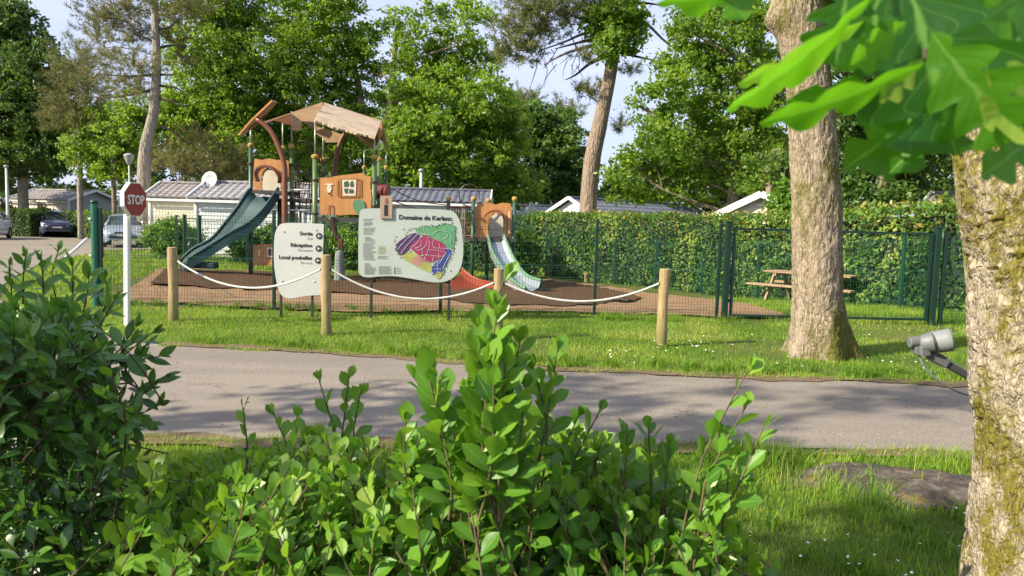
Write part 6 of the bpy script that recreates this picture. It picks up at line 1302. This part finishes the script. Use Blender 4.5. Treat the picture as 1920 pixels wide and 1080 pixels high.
def addsprig(px, py, Y, L_, n, ln, tb, lx=None, ly=None, **kw):
    tip = P(px, py, Y); base = tip + np.array([r.normal(0, .38) * L_ if lx is None else lx + r.normal(0, .025), r.normal(-.0, .3) * L_ if ly is None else ly, -L_ * .97])
    q, lv = sprig(r, base, tip, n, ln, **kw); SPR.append((q, lv, tb))
for k in range(2300):
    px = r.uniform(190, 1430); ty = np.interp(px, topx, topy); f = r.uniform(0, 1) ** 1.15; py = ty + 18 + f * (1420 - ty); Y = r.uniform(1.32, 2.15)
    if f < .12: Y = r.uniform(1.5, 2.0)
    bright = .62 - .74 * min(1, f * 1.5) * r.uniform(.3, 1) + .10 * (px < 760) + (.0 if not (820 < px < 1300 and f > .15) else -.12)  # light put into leaf tint: paler top and left, darker in the depths
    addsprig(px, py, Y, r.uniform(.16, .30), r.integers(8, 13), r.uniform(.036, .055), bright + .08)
# upright shoots whose tips stand above the hedge
for (px, py, Y, L_, n, ln, tb, lx) in [(242, 782, 1.6, .22, 7, .05, .72, .02), (455, 762, 1.65, .16, 5, .045, .72, 0), (512, 772, 1.7, .14, 5, .045, .7, 0), (598, 712, 1.7, .26, 9, .050, .6, .03), (655, 704, 1.75, .28, 10, .052, .58, -.02), (676, 736, 1.7, .2, 7, .05, .58, -.02), (560, 780, 1.6, .16, 6, .05, .7, 0),
        (800, 690, 1.36, .30, 15, .074, .50, .06), (815, 720, 1.35, .28, 13, .074, .5, .05), (760, 790, 1.4, .2, 8, .06, .62, .05), (835, 730, 1.4, .26, 10, .062, .52, .04), (775, 705, 1.42, .24, 8, .06, .5, .06),
        (925, 575, 1.34, .42, 20, .066, .60, .01), (930, 600, 1.33, .36, 18, .066, .62, .02), (950, 660, 1.32, .32, 16, .066, .58, -.01), (900, 650, 1.33, .30, 15, .066, .60, .03), (985, 730, 1.34, .28, 14, .066, .55, -.03), (870, 740, 1.36, .26, 13, .066, .62, .04), (925, 680, 1.30, .30, 16, .066, .64, 0), (975, 640, 1.38, .3, 13, .07, .5, -.02), (945, 640, 1.36, .40, 17, .068, .60, 0), (905, 620, 1.38, .38, 15, .064, .58, .02), (960, 700, 1.36, .34, 14, .064, .62, 0), (950, 515, 1.37, .14, 3, .052, .72, 0), (890, 690, 1.36, .3, 13, .066, .66, 0), (925, 720, 1.34, .3, 13, .07, .70, 0),
        (1045, 655, 1.45, .32, 12, .055, .50, -.04), (1035, 700, 1.45, .28, 10, .055, .5, -.03), (1000, 690, 1.42, .30, 11, .06, .52, -.02),
        (1125, 770, 1.5, .2, 9, .055, .45, -.02), (1085, 780, 1.5, .18, 8, .055, .45, -.02), (1215, 800, 1.5, .2, 8, .055, .42, -.02), (1255, 835, 1.5, .18, 8, .055, .45, 0), (1175, 815, 1.5, .18, 8, .055, .45, 0),
        (1405, 690, 1.42, .42, 9, .058, .60, -.09), (1400, 760, 1.42, .34, 9, .060, .55, -.08), (1432, 800, 1.40, .26, 8, .066, .50, -.10), (1345, 800, 1.45, .26, 8, .052, .55, -.02), (1370, 850, 1.42, .24, 9, .058, .58, -.05), (1330, 910, 1.4, .2, 9, .06, .6, -.03), (1395, 900, 1.45, .24, 7, .055, .42, -.1), (1340, 960, 1.38, .2, 8, .064, .7, -.03)]:
    addsprig(px, py, Y, L_, int(n * 1.15), ln * .88, tb, lx=lx, ly=r.normal(0, .02), spread=.62, tipup=.9, first=.16)
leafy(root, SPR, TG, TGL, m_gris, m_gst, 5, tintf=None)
# dark shrub at the left
root = thing('dark_shrub', (-1.5, 1.9, 0), 'tall dark green shrub with pointed glossy leaves at the left edge', 'shrub')
SPR = []; r = np.random.default_rng(202)
ltx, lty = [-150, 0, 60, 110, 160, 200, 230, 260, 290, 310], [555, 575, 550, 555, 565, 575, 600, 650, 710, 770]
for k in range(1150):
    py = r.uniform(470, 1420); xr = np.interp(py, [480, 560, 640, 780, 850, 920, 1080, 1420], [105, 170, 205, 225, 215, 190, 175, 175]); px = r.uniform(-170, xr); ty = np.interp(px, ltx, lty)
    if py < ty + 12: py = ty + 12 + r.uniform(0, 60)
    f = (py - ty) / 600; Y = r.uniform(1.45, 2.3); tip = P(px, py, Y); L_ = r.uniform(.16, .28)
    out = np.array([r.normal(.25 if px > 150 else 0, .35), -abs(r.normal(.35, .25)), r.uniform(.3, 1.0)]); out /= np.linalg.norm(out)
    tb = .50 - .5 * np.clip(f * 1.6, 0, 1) * r.uniform(.2, 1) + (.15 if (r.uniform() < .12) else 0)  # tint also carries light: sunlit top leaves paler, lower ones darker
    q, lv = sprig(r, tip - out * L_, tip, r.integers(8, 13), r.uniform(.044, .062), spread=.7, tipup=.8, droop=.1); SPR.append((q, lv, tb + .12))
for (px, py, Y, dx, dy) in [(300, 622, 1.75, 70, 60), (268, 612, 1.8, 60, 70), (312, 668, 1.8, 70, 40), (322, 705, 1.75, 60, 50), (285, 650, 1.8, 70, 50), (310, 760, 1.8, 80, 30), (290, 800, 1.8, 80, 0), (262, 640, 1.7, 60, 80), (296, 730, 1.85, 70, 30), (122, 470, 1.9, 5, 90), (60, 480, 1.8, 5, 90), (210, 520, 1.9, 20, 80), (178, 505, 1.85, 10, 80), (90, 490, 1.75, 0, 80), (228, 560, 1.8, 40, 80), (30, 500, 1.8, 0, 90), (148, 500, 1.75, 0, 80)]:
    px -= 12; q, lv = sprig(r, P(px - dx, py + dy, Y + .05), P(px, py, Y), 9, .050, spread=.65); SPR.append((q, lv, .42 if py > 590 else .75))
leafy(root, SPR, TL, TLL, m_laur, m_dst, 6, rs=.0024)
# ------------------------------------------------------------------ trees to the left of the view (they shade the road)
def plain_tree(label, x, y, H, R, seed, tr=.2, dens=.5, mat=None, low=.35):
    g = float(tz(x, y)); root = thing('oak_tree', (x, y, g), label, 'tree'); rg = np.random.default_rng(seed)
    path = [np.array([x, y, g - .1]), np.array([x + rg.normal(0, .15), y, g + H * .3]), np.array([x + rg.normal(0, .3), y + rg.normal(0, .3), g + H * .6]), np.array([x, y, g + H * .9])]
    trunk_mesh(path, [tr, tr * .8, tr * .55, tr * .2], mat=m_bark1, parent=root, seed=seed); bl = []
    for k in range(11):
        a = k * 2.4; f = (k + .5) / 11; zz = g + H * (low + (1 - low) * f); rr_ = R * math.sin(math.pi * min(1, .25 + f * .75)) * .75; bl.append(((x + rr_ * math.cos(a) * .8, y + rr_ * math.sin(a) * .8, zz), (R * .42, R * .42, H * .10)))
    limbs(path, bl, tr * .5, m_bark1, root, seed); crown('crown', bl, mat or m_oakl, root, dens, .15, seed=seed)
TREES_LEFT = [(-9.6, 1.95, 8.0, 1.3, .38), (-9.0, .75, 9.6, 1.0, .42), (-6.5, -.80, 7.1, .55, 1.0)]
names = ['oak by the road bend, beyond the left edge of the view', 'taller oak with a high crown beside it, outside the left edge', 'slim young oak on the near verge, outside the left edge']
for k, (x, y, H, R, d) in enumerate(TREES_LEFT): plain_tree(names[k], x, y, H, R, 300 + k, dens=d, low=.8 if R < .7 else .35, tr=.08 if R < .7 else .2)
text_to_mesh()
